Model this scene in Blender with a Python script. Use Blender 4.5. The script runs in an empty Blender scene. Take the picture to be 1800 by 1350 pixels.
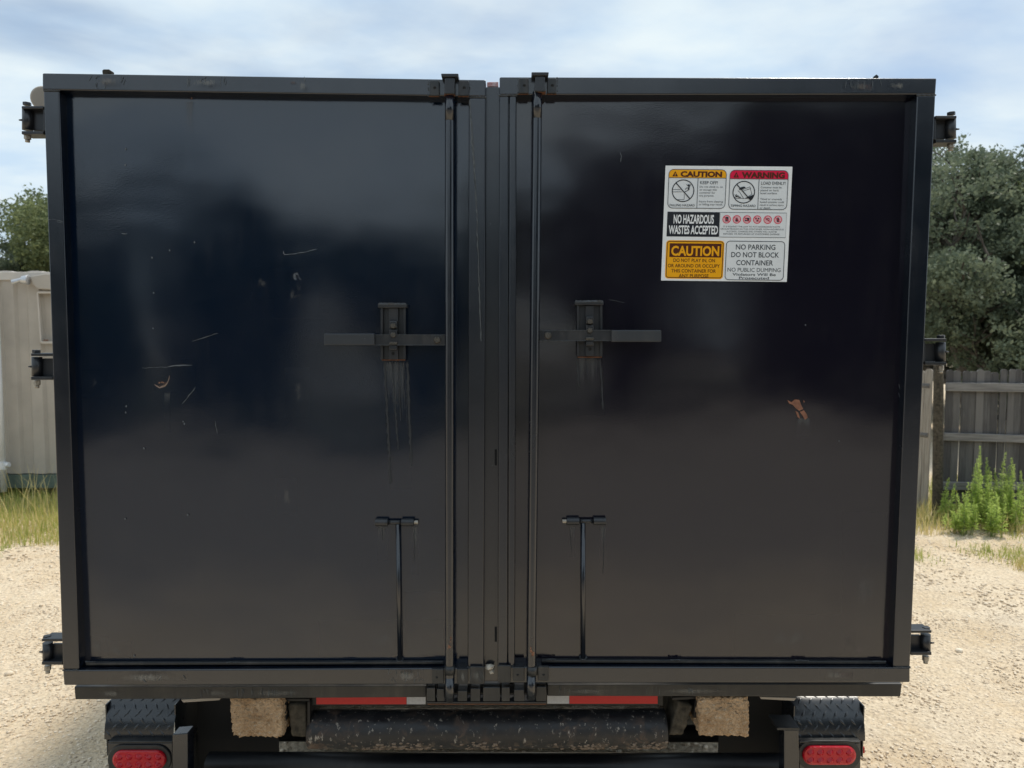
import bpy, bmesh, math, random
import numpy as np
from mathutils import Vector, Matrix, noise as mnoise
R = math.radians
PI = math.pi
random.seed(7)
sc = bpy.context.scene
COL = sc.collection

# ------------------------------------------------------------------ camera
F = 1350.0                    # focal length in pixels of the 1800 px wide frame
CAM = Vector((0.058, -2.15, 2.05))
ROT = (Matrix.Rotation(R(90 - 3.9), 3, 'X') @ Matrix.Rotation(R(0.12), 3, 'Z'))
cam_d = bpy.data.cameras.new('camera')
cam = bpy.data.objects.new('camera', cam_d)
COL.objects.link(cam)
cam.matrix_world = Matrix.Translation(CAM) @ ROT.to_4x4()
cam_d.sensor_width = 36
cam_d.lens = 36 * F / 1800
cam_d.clip_start = 0.05
cam_d.clip_end = 2000
cam_d.dof.use_dof = True
cam_d.dof.focus_distance = 2.17
cam_d.dof.aperture_fstop = 5.6
sc.camera = cam

def P(px, py, Y):
    """the point of the plane y = Y seen at a pixel of the photograph"""
    d = ROT @ Vector(((px - 900) / F, -(py - 675) / F, -1))
    t = (Y - CAM.y) / d.y
    return CAM + d * t

def G(px, py, Z=0.0):
    d = ROT @ Vector(((px - 900) / F, -(py - 675) / F, -1))
    return CAM + d * ((Z - CAM.z) / d.z)

# ------------------------------------------------------------------ world, sun, exposure
SUN_DIR = Vector((0.38, 0.33, 1.0)).normalized()     # towards the sun
el = math.asin(SUN_DIR.z)
az = math.atan2(SUN_DIR.x, SUN_DIR.y)
w = bpy.data.worlds.new('World')
sc.world = w
w.use_nodes = True
nt = w.node_tree
nt.nodes.clear()
def N(nt, t, **kw):
    n = nt.nodes.new(t)
    for k, v in kw.items():
        if k.startswith('i_'):
            n.inputs[k[2:].replace('_', ' ')].default_value = v
        else:
            setattr(n, k, v)
    return n
def ramp(nt, pts, interp='LINEAR'):
    n = nt.nodes.new('ShaderNodeValToRGB')
    r = n.color_ramp
    r.interpolation = interp
    while len(r.elements) < len(pts):
        r.elements.new(0.5)
    for e, (p, c) in zip(r.elements, pts):
        e.position = p
        e.color = (c, c, c, 1) if isinstance(c, (int, float)) else (*c, 1)
    return n
L = nt.links.new
wo = N(nt, 'ShaderNodeOutputWorld')
bg = N(nt, 'ShaderNodeBackground')
bg.inputs['Strength'].default_value = 0.115
sky = N(nt, 'ShaderNodeTexSky', sky_type='NISHITA')
sky.sun_disc = False
sky.sun_elevation = el
sky.sun_rotation = az
sky.air_density = 1.0
sky.dust_density = 1.0
sky.ozone_density = 2.0
tc = N(nt, 'ShaderNodeTexCoord')
sp = N(nt, 'ShaderNodeSeparateXYZ')
L(tc.outputs['Generated'], sp.inputs[0])
za = N(nt, 'ShaderNodeMath', operation='MAXIMUM'); za.inputs[1].default_value = 0.0
L(sp.outputs['Z'], za.inputs[0])
zb = N(nt, 'ShaderNodeMath', operation='ADD'); zb.inputs[1].default_value = 0.16
L(za.outputs[0], zb.inputs[0])
dx = N(nt, 'ShaderNodeMath', operation='DIVIDE'); L(sp.outputs['X'], dx.inputs[0]); L(zb.outputs[0], dx.inputs[1])
dy = N(nt, 'ShaderNodeMath', operation='DIVIDE'); L(sp.outputs['Y'], dy.inputs[0]); L(zb.outputs[0], dy.inputs[1])
cb = N(nt, 'ShaderNodeCombineXYZ'); L(dx.outputs[0], cb.inputs[0]); L(dy.outputs[0], cb.inputs[1])
mp = N(nt, 'ShaderNodeMapping')
mp.inputs['Location'].default_value = (3.1, 0.7, 0.0)
mp.inputs['Rotation'].default_value = (0, 0, R(24))
mp.inputs['Scale'].default_value = (0.7, 0.95, 1)
L(cb.outputs[0], mp.inputs[0])
n1 = N(nt, 'ShaderNodeTexNoise'); n1.inputs['Scale'].default_value = 1.35; n1.inputs['Detail'].default_value = 7
n1.inputs['Roughness'].default_value = 0.52; n1.inputs['Distortion'].default_value = 0.35
L(mp.outputs[0], n1.inputs['Vector'])
rp = ramp(nt, [(0.36, 0.45), (0.50, 0.86), (0.60, 1.0)])
L(n1.outputs['Fac'], rp.inputs[0])
n2 = N(nt, 'ShaderNodeTexNoise'); n2.inputs['Scale'].default_value = 3.6; n2.inputs['Detail'].default_value = 6
L(mp.outputs[0], n2.inputs['Vector'])
cr = ramp(nt, [(0.35, (5.4, 6.8, 8.2)), (0.62, (7.2, 8.1, 8.5))])
L(n2.outputs['Fac'], cr.inputs[0])
mx = N(nt, 'ShaderNodeMix', data_type='RGBA')
L(rp.outputs[0], mx.inputs[0]); L(sky.outputs[0], mx.inputs[6]); L(cr.outputs[0], mx.inputs[7])
L(mx.outputs[2], bg.inputs['Color'])
L(bg.outputs[0], wo.inputs['Surface'])

sun_d = bpy.data.lights.new('sun', 'SUN')
sun_d.energy = 3.05
sun_d.angle = R(7.0)
sun_d.color = (1.0, 0.93, 0.82)
sun = bpy.data.objects.new('sun', sun_d)
COL.objects.link(sun)
sun.rotation_euler = SUN_DIR.to_track_quat('Z', 'Y').to_euler()
sun.location = (10, 4, 14)
sc.view_settings.view_transform = 'Standard'
sc.view_settings.look = 'None'
sc.view_settings.exposure = 0.0
sc.view_settings.gamma = 1.0
sc.view_settings.use_curve_mapping = False
sc.cycles.max_bounces = 6
sc.cycles.transparent_max_bounces = 12
sc.cycles.use_denoising = True

# ------------------------------------------------------------------ materials
def mat(name):
    m = bpy.data.materials.new(name)
    m.use_nodes = True
    n = m.node_tree
    n.nodes.clear()
    o = N(n, 'ShaderNodeOutputMaterial')
    b = N(n, 'ShaderNodeBsdfPrincipled')
    n.links.new(b.outputs[0], o.inputs['Surface'])
    return m, n, b
def pos(n, scale=(1, 1, 1), obj=False):
    if obj:
        t = N(n, 'ShaderNodeTexCoord').outputs['Object']
    else:
        t = N(n, 'ShaderNodeNewGeometry').outputs['Position']
    m = N(n, 'ShaderNodeMapping')
    m.inputs['Scale'].default_value = scale
    n.links.new(t, m.inputs[0])
    return m.outputs[0]
def noise(n, vec, scale, detail=4, rough=0.55, dist=0.0):
    t = N(n, 'ShaderNodeTexNoise')
    t.inputs['Scale'].default_value = scale
    t.inputs['Detail'].default_value = detail
    t.inputs['Roughness'].default_value = rough
    t.inputs['Distortion'].default_value = dist
    n.links.new(vec, t.inputs['Vector'])
    return t.outputs['Fac']
def rmp(n, fac, pts, interp='LINEAR'):
    r = ramp(n, pts, interp)
    n.links.new(fac, r.inputs[0])
    return r.outputs[0]
def mixc(n, fac, a, b, mode='MIX'):
    m = N(n, 'ShaderNodeMix', data_type='RGBA', blend_type=mode)
    for s, v in ((0, fac), (6, a), (7, b)):
        if hasattr(v, 'links') or hasattr(v, 'is_linked'):
            n.links.new(v, m.inputs[s])
        elif isinstance(v, (int, float)):
            m.inputs[s].default_value = v
        else:
            m.inputs[s].default_value = (*v, 1)
    return m.outputs[2]
def math_(n, op, a, b=0.0, clamp=False):
    m = N(n, 'ShaderNodeMath', operation=op)
    m.use_clamp = clamp
    for i, v in enumerate((a, b)):
        if isinstance(v, (int, float)):
            m.inputs[i].default_value = v
        else:
            n.links.new(v, m.inputs[i])
    return m.outputs[0]
def bump(n, b, h, strength, dist, prev=None):
    u = N(n, 'ShaderNodeBump')
    u.inputs['Strength'].default_value = strength
    u.inputs['Distance'].default_value = dist
    n.links.new(h, u.inputs['Height'])
    if prev is not None:
        n.links.new(prev, u.inputs['Normal'])
    n.links.new(u.outputs[0], b.inputs['Normal'])
    return u.outputs[0]

def paint(name, base=(0.0045, 0.0065, 0.010), rough=(0.16, 0.27), dirt=0.25, dent=0.0, spec=0.6,
          dust=(0.16, 0.14, 0.12), chips=True):
    m, n, b = mat(name)
    v = pos(n)
    vs = pos(n, (1, 1, 0.12))
    d1 = noise(n, v, 9, 6, 0.6)
    d2 = noise(n, vs, 38, 4, 0.6)
    dm = math_(n, 'MULTIPLY', rmp(n, d1, [(0.42, 0.0), (0.75, 1.0)]), rmp(n, d2, [(0.40, 0.0), (0.72, 1.0)]))
    sp_ = noise(n, v, 160, 2, 0.5)
    spk = rmp(n, sp_, [(0.70, 0.0), (0.76, 1.0)])
    dm2 = math_(n, 'MULTIPLY', dm, dirt)
    c = mixc(n, dm2, base, dust)
    if chips:
        big = noise(n, v, 14, 3)
        sel = math_(n, 'MULTIPLY', spk, rmp(n, big, [(0.55, 0), (0.7, 0.45)]))
        c = mixc(n, sel, c, (0.22, 0.23, 0.24))
    n.links.new(c, b.inputs['Base Color'])
    r0 = noise(n, v, 5, 5, 0.6)
    rr = rmp(n, r0, [(0.3, rough[0]), (0.7, rough[1])])
    rr2 = math_(n, 'ADD', rr, math_(n, 'MULTIPLY', dm, 0.35 * dirt))
    n.links.new(rr2, b.inputs['Roughness'])
    b.inputs['Specular IOR Level'].default_value = spec
    pv = None
    if dent:
        dn = noise(n, pos(n, (1, 1, 0.8)), 1.7, 1, 0.4)
        pv = bump(n, b, dn, 1.0, dent)
        dn3 = noise(n, pos(n, (1, 1, 1.3)), 6.0, 1, 0.4)
        pv = bump(n, b, dn3, 1.0, dent * 0.06, pv)
    op = noise(n, v, 260, 2, 0.5)
    bump(n, b, op, 0.25, 0.0004, pv)
    return m

M = {}
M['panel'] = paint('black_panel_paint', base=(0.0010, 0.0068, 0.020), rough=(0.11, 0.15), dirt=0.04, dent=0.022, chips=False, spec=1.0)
M['panel_right'] = paint('reflection_tinted_panel_paint', base=(0.0066, 0.0056, 0.0125), rough=(0.11, 0.15), dirt=0.04, dent=0.022, chips=False, spec=1.0)  # purple cast of the reflections put into the base colour
M['frame'] = paint('black_frame_paint', base=(0.003, 0.006, 0.013), rough=(0.17, 0.28), dirt=0.11, dent=0.004, spec=1.0)
M['worn'] = paint('worn_black_paint', base=(0.014, 0.016, 0.018), rough=(0.33, 0.48), dirt=0.55)
M['sill'] = paint('dusty_black_paint', base=(0.015, 0.015, 0.015), rough=(0.38, 0.55), dirt=0.55, dust=(0.13, 0.115, 0.09))
M['hard'] = paint('hardware_black_paint', base=(0.016, 0.018, 0.022), rough=(0.28, 0.45), dirt=0.30)
M['grip'] = paint('grey_black_paint', base=(0.028, 0.032, 0.038), rough=(0.40, 0.52), dirt=0.30)
M['chassis'] = paint('chassis_black_paint', base=(0.004, 0.005, 0.007), rough=(0.30, 0.45), dirt=0.12, spec=0.4)
M['tread'] = paint('gloss_black_plate', base=(0.010, 0.014, 0.020), rough=(0.20, 0.32), dirt=0.12, spec=0.8)

def simple(name, c, rough=0.6, metal=0.0, var=0.25, scale=30, bumpd=0.0, spec=0.5, c2=None):
    m, n, b = mat(name)
    v = pos(n)
    f = noise(n, v, scale, 5, 0.6)
    a = tuple(x * (1 - var) for x in c)
    bb = c2 if c2 else tuple(min(1, x * (1 + var)) for x in c)
    n.links.new(rmp(n, f, [(0.3, a), (0.7, bb)]), b.inputs['Base Color'])
    b.inputs['Roughness'].default_value = rough
    b.inputs['Metallic'].default_value = metal
    b.inputs['Specular IOR Level'].default_value = spec
    if bumpd:
        bump(n, b, f, 0.8, bumpd)
    return m
M['rust'] = simple('rust', (0.16, 0.065, 0.03), 0.9, 0, 0.5, 180, 0.001)
M['zinc'] = simple('zinc_steel', (0.36, 0.33, 0.28), 0.45, 0.6, 0.4, 120, 0.0004)
M['dullbolt'] = simple('dull_bolt_steel', (0.075, 0.068, 0.058), 0.45, 0.3, 0.5, 200, 0.0004)
M['weld'] = simple('weld_bead', (0.05, 0.055, 0.06), 0.45, 0, 0.5, 150, 0.001)
M['stone'] = simple('pale_stone', (0.50, 0.44, 0.36), 0.9, 0, 0.3, 60, 0.003)
m, n, b = mat('dried_tan_mud'); M['mudblock'] = m
v = pos(n)
q1 = noise(n, v, 130, 4, 0.7); q2 = noise(n, v, 16, 5, 0.6)
vo = N(n, 'ShaderNodeTexVoronoi'); vo.inputs['Scale'].default_value = 150; n.links.new(v, vo.inputs['Vector'])
c = mixc(n, rmp(n, q2, [(0.35, 0), (0.65, 1)]), (0.42, 0.27, 0.15), (0.60, 0.42, 0.26))
c = mixc(n, rmp(n, q1, [(0.55, 0), (0.75, 0.5)]), c, (0.24, 0.165, 0.105))
c = mixc(n, rmp(n, vo.outputs['Color'], [(0.75, 0), (0.95, 0.7)]), c, (0.68, 0.55, 0.40))
n.links.new(c, b.inputs['Base Color']); b.inputs['Roughness'].default_value = 0.95
bump(n, b, math_(n, 'ADD', q1, vo.outputs['Distance']), 1.0, 0.006)
M['oldwood'] = simple('dirty_old_wood', (0.07, 0.06, 0.045), 0.85, 0, 0.6, 40, 0.004, 0.3)
M['beige'] = simple('beige_metal', (0.42, 0.38, 0.33), 0.5, 0, 0.10, 3, 0, 0.4)
M['beige_light'] = simple('pale_beige_trim', (0.52, 0.48, 0.43), 0.55, 0, 0.08, 3)
M['greenrail'] = simple('faded_green_rail', (0.10, 0.135, 0.11), 0.7, 0, 0.3, 8)
M['pvc'] = simple('white_pvc', (0.74, 0.75, 0.76), 0.4, 0, 0.04, 5)
M['silver'] = simple('cast_aluminium', (0.55, 0.56, 0.58), 0.35, 0.7, 0.2, 60)
M['dark'] = simple('dark_void', (0.01, 0.01, 0.01), 0.9, 0, 0.2, 5)
M['rubber'] = simple('tyre_rubber', (0.018, 0.018, 0.019), 0.75, 0, 0.3, 30, 0.001)
M['rim'] = simple('silver_wheel', (0.45, 0.45, 0.46), 0.4, 0.6, 0.1, 30)
M['redtape'] = simple('red_reflective_tape', (0.50, 0.003, 0.005), 0.35, 0, 0.06, 150)
M['whitetape'] = simple('white_reflective_tape', (0.45, 0.46, 0.48), 0.4, 0, 0.10, 150)
M['redpaint'] = simple('chipped_red_paint', (0.50, 0.12, 0.10), 0.6, 0, 0.0, 90, 0.001, 0.4, c2=(0.75, 0.62, 0.6))
M['bezel'] = simple('black_rubber_bezel', (0.03, 0.03, 0.03), 0.5, 0, 0.2, 50)
m, n, b = mat('red_lamp_lens'); M['lens'] = m
b.inputs['Base Color'].default_value = (0.52, 0.004, 0.018, 1); b.inputs['Roughness'].default_value = 0.22
vv = N(n, 'ShaderNodeTexVoronoi'); vv.inputs['Scale'].default_value = 120
n.links.new(pos(n), vv.inputs['Vector']); bump(n, b, vv.outputs['Distance'], 0.5, 0.002)
m, n, b = mat('scuffed_pipe'); M['roller'] = m
v = pos(n)
g0 = noise(n, v, 22, 7, 0.72, 0.6)
g1 = noise(n, pos(n, (1, 1, 0.45)), 75, 5, 0.7)
g2 = noise(n, v, 5.0, 4, 0.6)
rust_m = math_(n, 'MULTIPLY', rmp(n, g0, [(0.50, 0), (0.60, 1)]), rmp(n, g2, [(0.42, 0.0), (0.62, 1)]))
scr = rmp(n, g1, [(0.60, 0), (0.66, 1)])
c = mixc(n, rmp(n, g0, [(0.3, 0), (0.8, 0.5)]), (0.012, 0.013, 0.016), (0.05, 0.045, 0.04))
c = mixc(n, math_(n, 'MULTIPLY', rust_m, 0.8), c, (0.11, 0.07, 0.05))
c = mixc(n, math_(n, 'MULTIPLY', scr, 0.75), c, (0.38, 0.34, 0.29))
zz = N(n, 'ShaderNodeSeparateXYZ'); n.links.new(N(n, 'ShaderNodeNewGeometry').outputs['Position'], zz.inputs[0])
low = math_(n, 'SUBTRACT', 0.815, zz.outputs['Z'])
lowm = rmp(n, math_(n, 'MULTIPLY', low, 16.0, True), [(0.0, 0.0), (1.0, 1.0)])
mudm = math_(n, 'MULTIPLY', lowm, rmp(n, noise(n, v, 30, 5, 0.65), [(0.54, 0), (0.60, 1)]))
c = mixc(n, mudm, c, (0.19, 0.14, 0.10))
n.links.new(c, b.inputs['Base Color'])
n.links.new(rmp(n, g0, [(0.35, 0.28), (0.7, 0.75)]), b.inputs['Roughness'])
bump(n, b, g1, 0.7, 0.002)

# marks: thin films of dirt, rust or bare scratches with ragged edges
def film(name, c, c2, thr, scale, stretch=(1, 1, 1), maxa=1.0, rough=0.8, edge=(0.10, 0.9), vfade=False, dist=0.0):
    m, n, b = mat(name)
    v = pos(n, stretch)
    f = noise(n, v, scale, 6, 0.62, dist)
    n.links.new(rmp(n, noise(n, v, scale * 0.6, 3), [(0.35, c), (0.65, c2)]), b.inputs['Base Color'])
    b.inputs['Roughness'].default_value = rough
    uv = N(n, 'ShaderNodeTexCoord').outputs['UV']
    s = N(n, 'ShaderNodeSeparateXYZ'); n.links.new(uv, s.inputs[0])
    def hump(o, a):
        d = math_(n, 'ABSOLUTE', math_(n, 'SUBTRACT', o, 0.5))
        d = math_(n, 'MULTIPLY', d, 2.0)
        return rmp(n, d, [(a, 1.0), (1.0, 0.0)], 'EASE')
    if vfade:
        vm = rmp(n, s.outputs['Y'], [(0.0, 0.0), (0.55, 0.45), (0.97, 1.0), (1.0, 0.4)])
    else:
        vm = hump(s.outputs['Y'], edge[0])
    e = math_(n, 'MULTIPLY', hump(s.outputs['X'], edge[0]), vm)
    a = math_(n, 'ADD', f, math_(n, 'MULTIPLY', math_(n, 'SUBTRACT', e, 1.0), 0.5))
    al = rmp(n, a, [(thr, 0.0), (min(0.99, thr + edge[1] * 0.2), maxa)])
    n.links.new(al, b.inputs['Alpha'])
    return m
M['f_dust'] = film('pale_dust_film', (0.17, 0.17, 0.165), (0.24, 0.23, 0.21), 0.40, 55, (1, 1, 0.6), maxa=0.26, edge=(0.0, 1.0), rough=0.9)
M['f_streak'] = film('vertical_dirt_streaks', (0.13, 0.14, 0.145), (0.22, 0.22, 0.21), 0.27, 150, (1, 1, 0.025), maxa=0.30, edge=(0.6, 1.1), vfade=True)
M['f_scuff'] = film('grey_scuffs', (0.30, 0.31, 0.32), (0.45, 0.45, 0.44), 0.50, 75, (1, 1, 0.35), maxa=0.65, edge=(0.3, 0.4), dist=1.2)
M['f_scuffv'] = film('pale_vertical_scuffs', (0.22, 0.22, 0.20), (0.34, 0.33, 0.30), 0.24, 150, (1, 1, 0.16), maxa=0.40, edge=(0.0, 1.6))
M['f_rust'] = film('rust_bloom', (0.20, 0.085, 0.045), (0.34, 0.18, 0.11), 0.46, 60, maxa=0.9, edge=(0.2, 0.35))
M['f_primer'] = film('worn_to_primer', (0.10, 0.055, 0.05), (0.16, 0.14, 0.14), 0.32, 60, maxa=0.5, edge=(0.0, 1.2), dist=0.8)
M['scratch'] = simple('bare_scratch', (0.12, 0.13, 0.135), 0.7, 0, 0.3, 90)
M['scratch_tan'] = simple('rusty_scratch', (0.22, 0.155, 0.12), 0.8, 0, 0.3, 90)
M['faint'] = simple('faint_scratch', (0.075, 0.082, 0.085), 0.7, 0, 0.3, 90)

# sticker inks
def ink(name, c, r=0.35):
    return simple(name, c, r, 0, 0.02, 60, 0, 0.4)
M['s_white'] = ink('sticker_white', (0.86, 0.87, 0.87))
M['s_grey'] = ink('sticker_grey_white', (0.77, 0.79, 0.80))
M['s_black'] = ink('sticker_black', (0.018, 0.02, 0.026))
M['s_line'] = ink('sticker_line', (0.06, 0.07, 0.085))
M['s_text'] = ink('sticker_text', (0.05, 0.06, 0.07))
M['s_yellow'] = ink('sticker_yellow', (0.92, 0.42, 0.005))
M['s_red'] = ink('sticker_red', (0.75, 0.008, 0.06))
M['s_pink'] = ink('sticker_pink', (0.80, 0.45, 0.48))
M['s_brown'] = ink('sticker_brown', (0.09, 0.02, 0.006))

# ------------------------------------------------------------------ building helpers
def tag(o, label=None, cat=None, group=None, kind=None):
    if label: o['label'] = label
    if cat: o['category'] = cat
    if group: o['group'] = group
    if kind: o['kind'] = kind
    return o
def empty(name, loc=(0, 0, 0), label=None, cat=None, group=None):
    o = bpy.data.objects.new(name, None)
    COL.objects.link(o)
    o.location = loc
    o.empty_display_size = 0.2
    return tag(o, label, cat, group)
def parent(o, p):
    o.parent = p
    o.matrix_parent_inverse = Matrix.Translation(-Vector(p.location))
class B:
    """collects shapes in world coordinates, then links them as one object"""
    def __init__(s): s.bm = bmesh.new(); s.mi = 0; s.mats = []; s.uv = s.bm.loops.layers.uv.new('UVMap')
    def m(s, material):
        mm = M[material] if isinstance(material, str) else material
        if mm not in s.mats: s.mats.append(mm)
        s.mi = s.mats.index(mm); return s
    def face(s, vs):
        try:
            f = s.bm.faces.new(vs); f.material_index = s.mi; return f
        except ValueError: return None
    def hexa(s, a, b):
        """front ring a, back ring b (same count): a closed prism"""
        va = [s.bm.verts.new(p) for p in a]; vb = [s.bm.verts.new(p) for p in b]
        k = len(va)
        s.face(list(reversed(va))); s.face(vb)
        for i in range(k):
            j = (i + 1) % k
            s.face([va[i], va[j], vb[j], vb[i]])
        return s
    def slab(s, q, Y, depth):
        """q: pixel corners seen on the plane y=Y, extruded straight back"""
        a = [P(x, y, Y) for x, y in q]
        return s.hexa(a, [p + Vector((0, depth, 0)) for p in a])
    def rect(s, x0, y0, x1, y1, Y, depth):
        return s.slab([(x0, y0), (x1, y0), (x1, y1), (x0, y1)], Y, depth)
    def box(s, lo, hi):
        x0, y0, z0 = lo; x1, y1, z1 = hi
        a = [Vector(p) for p in ((x0, y0, z1), (x1, y0, z1), (x1, y0, z0), (x0, y0, z0))]
        return s.hexa(a, [p + Vector((0, y1 - y0, 0)) for p in a])
    def cyl(s, p0, p1, r0, r1=None, k=20, caps=True):
        p0 = Vector(p0); p1 = Vector(p1); r1 = r0 if r1 is None else r1
        d = (p1 - p0).normalized()
        u = d.orthogonal().normalized(); v = d.cross(u)
        A = []; Bq = []
        for i in range(k):
            t = 2 * PI * i / k
            o = u * math.cos(t) + v * math.sin(t)
            A.append(s.bm.verts.new(p0 + o * r0)); Bq.append(s.bm.verts.new(p1 + o * r1))
        for i in range(k):
            j = (i + 1) % k
            f = s.face([A[i], A[j], Bq[j], Bq[i]])
            if f: f.smooth = True
        if caps:
            s.face(list(reversed(A))); s.face(Bq)
        return s
    def tube(s, pts, r, k=8):
        for a, b in zip(pts[:-1], pts[1:]): s.cyl(a, b, r, k=k)
        return s
    def film(s, q, Y):
        vs = [s.bm.verts.new(P(x, y, Y)) for x, y in q]
        f = s.face(list(reversed(vs)))
        if f:
            uvs = [(0, 1), (1, 1), (1, 0), (0, 0)][::-1]
            for l, t in zip(f.loops, uvs): l[s.uv].uv = t
        return s
    def done(s, name, par=None, bevel=0.0, seg=2, smooth=False):
        me = bpy.data.meshes.new(name)
        bmesh.ops.recalc_face_normals(s.bm, faces=s.bm.faces[:])
        s.bm.to_mesh(me); s.bm.free()
        for mm in s.mats: me.materials.append(mm)
        if smooth:
            for p_ in me.polygons: p_.use_smooth = True
        o = bpy.data.objects.new(name, me)
        COL.objects.link(o)
        if par is not None: parent(o, par)
        if bevel:
            md = o.modifiers.new('bevel', 'BEVEL'); md.width = bevel; md.segments = seg
            md.limit_method = 'ANGLE'; md.angle_limit = R(40)
            md.harden_normals = True
        return o
def np_mesh(name, verts, faces, material, par=None, nv=4, smooth=False):
    """fast mesh from arrays of equal faces"""
    me = bpy.data.meshes.new(name)
    verts = np.asarray(verts, np.float32); faces = np.asarray(faces, np.int32)
    me.vertices.add(len(verts)); me.vertices.foreach_set('co', verts.ravel())
    me.loops.add(faces.size); me.loops.foreach_set('vertex_index', faces.ravel())
    me.polygons.add(len(faces))
    me.polygons.foreach_set('loop_start', np.arange(0, faces.size, nv, dtype=np.int32))
    me.polygons.foreach_set('loop_total', np.full(len(faces), nv, np.int32))
    if smooth: me.polygons.foreach_set('use_smooth', np.ones(len(faces), bool))
    me.update(calc_edges=True)
    for mm in (material if isinstance(material, (list, tuple)) else [material]): me.materials.append(mm)
    o = bpy.data.objects.new(name, me); COL.objects.link(o)
    if par is not None: parent(o, par)
    return o
rng = np.random.default_rng(11)

# ------------------------------------------------------------------ ground
m, n, b = mat('crushed_limestone'); M['ground'] = m
v = pos(n)
a1 = noise(n, v, 0.5, 6, 0.6); a2 = noise(n, v, 4.5, 6, 0.65); a3 = noise(n, v, 55, 4, 0.6)
vo = N(n, 'ShaderNodeTexVoronoi'); vo.inputs['Scale'].default_value = 34; vo.inputs['Randomness'].default_value = 1
n.links.new(v, vo.inputs['Vector'])
vo2 = N(n, 'ShaderNodeTexVoronoi'); vo2.inputs['Scale'].default_value = 80
n.links.new(v, vo2.inputs['Vector'])
c = mixc(n, rmp(n, a1, [(0.35, 0), (0.65, 1)]), (0.69, 0.53, 0.345), (0.66, 0.555, 0.42))
c = mixc(n, rmp(n, a2, [(0.35, 0), (0.70, 1)]), c, (0.76, 0.64, 0.475))
c = mixc(n, rmp(n, noise(n, v, 1.1, 5), [(0.50, 0), (0.68, 0.75)]), c, (0.56, 0.41, 0.24))
c = mixc(n, math_(n, 'MULTIPLY', rmp(n, vo.outputs['Distance'], [(0.35, 0), (0.75, 1)]), 0.30), c, (0.44, 0.35, 0.23))
c = mixc(n, math_(n, 'MULTIPLY', rmp(n, vo2.outputs['Color'], [(0.2, 0), (0.9, 1)]), 0.22), c, (0.80, 0.74, 0.62))
c = mixc(n, math_(n, 'MULTIPLY', rmp(n, a3, [(0.50, 0), (0.68, 1)]), 0.9), c, (0.34, 0.27, 0.20))
yy_ = N(n, 'ShaderNodeSeparateXYZ'); n.links.new(N(n, 'ShaderNodeNewGeometry').outputs['Position'], yy_.inputs[0])
wob = math_(n, 'ADD', yy_.outputs['Y'], math_(n, 'MULTIPLY', a1, 3.0))
c = mixc(n, rmp(n, math_(n, 'MULTIPLY', math_(n, 'ADD', wob, 8.5), 0.1, True), [(0.55, 0.85), (0.80, 0.0)]), c, (0.23, 0.215, 0.20))   # ground behind the camera darkened to dim its reflection in the doors
n.links.new(c, b.inputs['Base Color'])
b.inputs['Roughness'].default_value = 0.95
b.inputs['Specular IOR Level'].default_value = 0.2
h = math_(n, 'ADD', math_(n, 'MULTIPLY', vo.outputs['Distance'], -0.6), math_(n, 'MULTIPLY', a3, 0.5))
p1 = bump(n, b, h, 0.9, 0.014)
bump(n, b, a2, 0.6, 0.04, p1)
def gz(x, y):
    return 0.035 * (mnoise.noise(Vector((x * 0.35, y * 0.35, 0))) ) + 0.012 * mnoise.noise(Vector((x * 1.7, y * 1.7, 3)))
bmg = B().m('ground')
xs = sorted(set([-300, -120, -60, -30] + [round(-20 + i * 0.5, 2) for i in range(81)] + [30, 60, 120, 300]))
ys = sorted(set([-300, -120, -60, -40] + [round(-26 + i * 0.5, 2) for i in range(113)] + [45, 80, 160, 600]))
grid = [[bmg.bm.verts.new((x, y, gz(x, y))) for x in xs] for y in ys]
for j in range(len(ys) - 1):
    for i in range(len(xs) - 1):
        bmg.face([grid[j][i], grid[j][i + 1], grid[j + 1][i + 1], grid[j + 1][i]])
tag(bmg.done('ground', smooth=True), kind='structure')

# shaded grass verge at the back of the lot, under the tree line that the doors mirror
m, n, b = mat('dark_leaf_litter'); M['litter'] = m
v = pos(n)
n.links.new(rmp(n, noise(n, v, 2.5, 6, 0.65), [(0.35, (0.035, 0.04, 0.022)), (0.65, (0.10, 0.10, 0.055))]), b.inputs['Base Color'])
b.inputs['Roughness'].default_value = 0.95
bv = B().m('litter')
xs2 = [-40 + i * 1.0 for i in range(81)]
edge = [(-15.0 + 1.0 * mnoise.noise(Vector((x * 0.3, 0, 5))) + (3.6 * math.exp(-((x + 8.3) / 2.2) ** 2)) + (2.0 * math.exp(-((x - 9.5) / 2.5) ** 2))) for x in xs2]
top_ = [bv.bm.verts.new((x, e, gz(x, e) + 0.012)) for x, e in zip(xs2, edge)]
bot_ = [bv.bm.verts.new((x, -40, 0.06)) for x in xs2]
mid_ = [bv.bm.verts.new((x, -26, 0.06)) for x in xs2]
for i in range(80):
    bv.face([mid_[i], mid_[i + 1], top_[i + 1], top_[i]]); bv.face([bot_[i], bot_[i + 1], mid_[i + 1], mid_[i]])
tag(bv.done('grass_verge', smooth=True), kind='structure')

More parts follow.
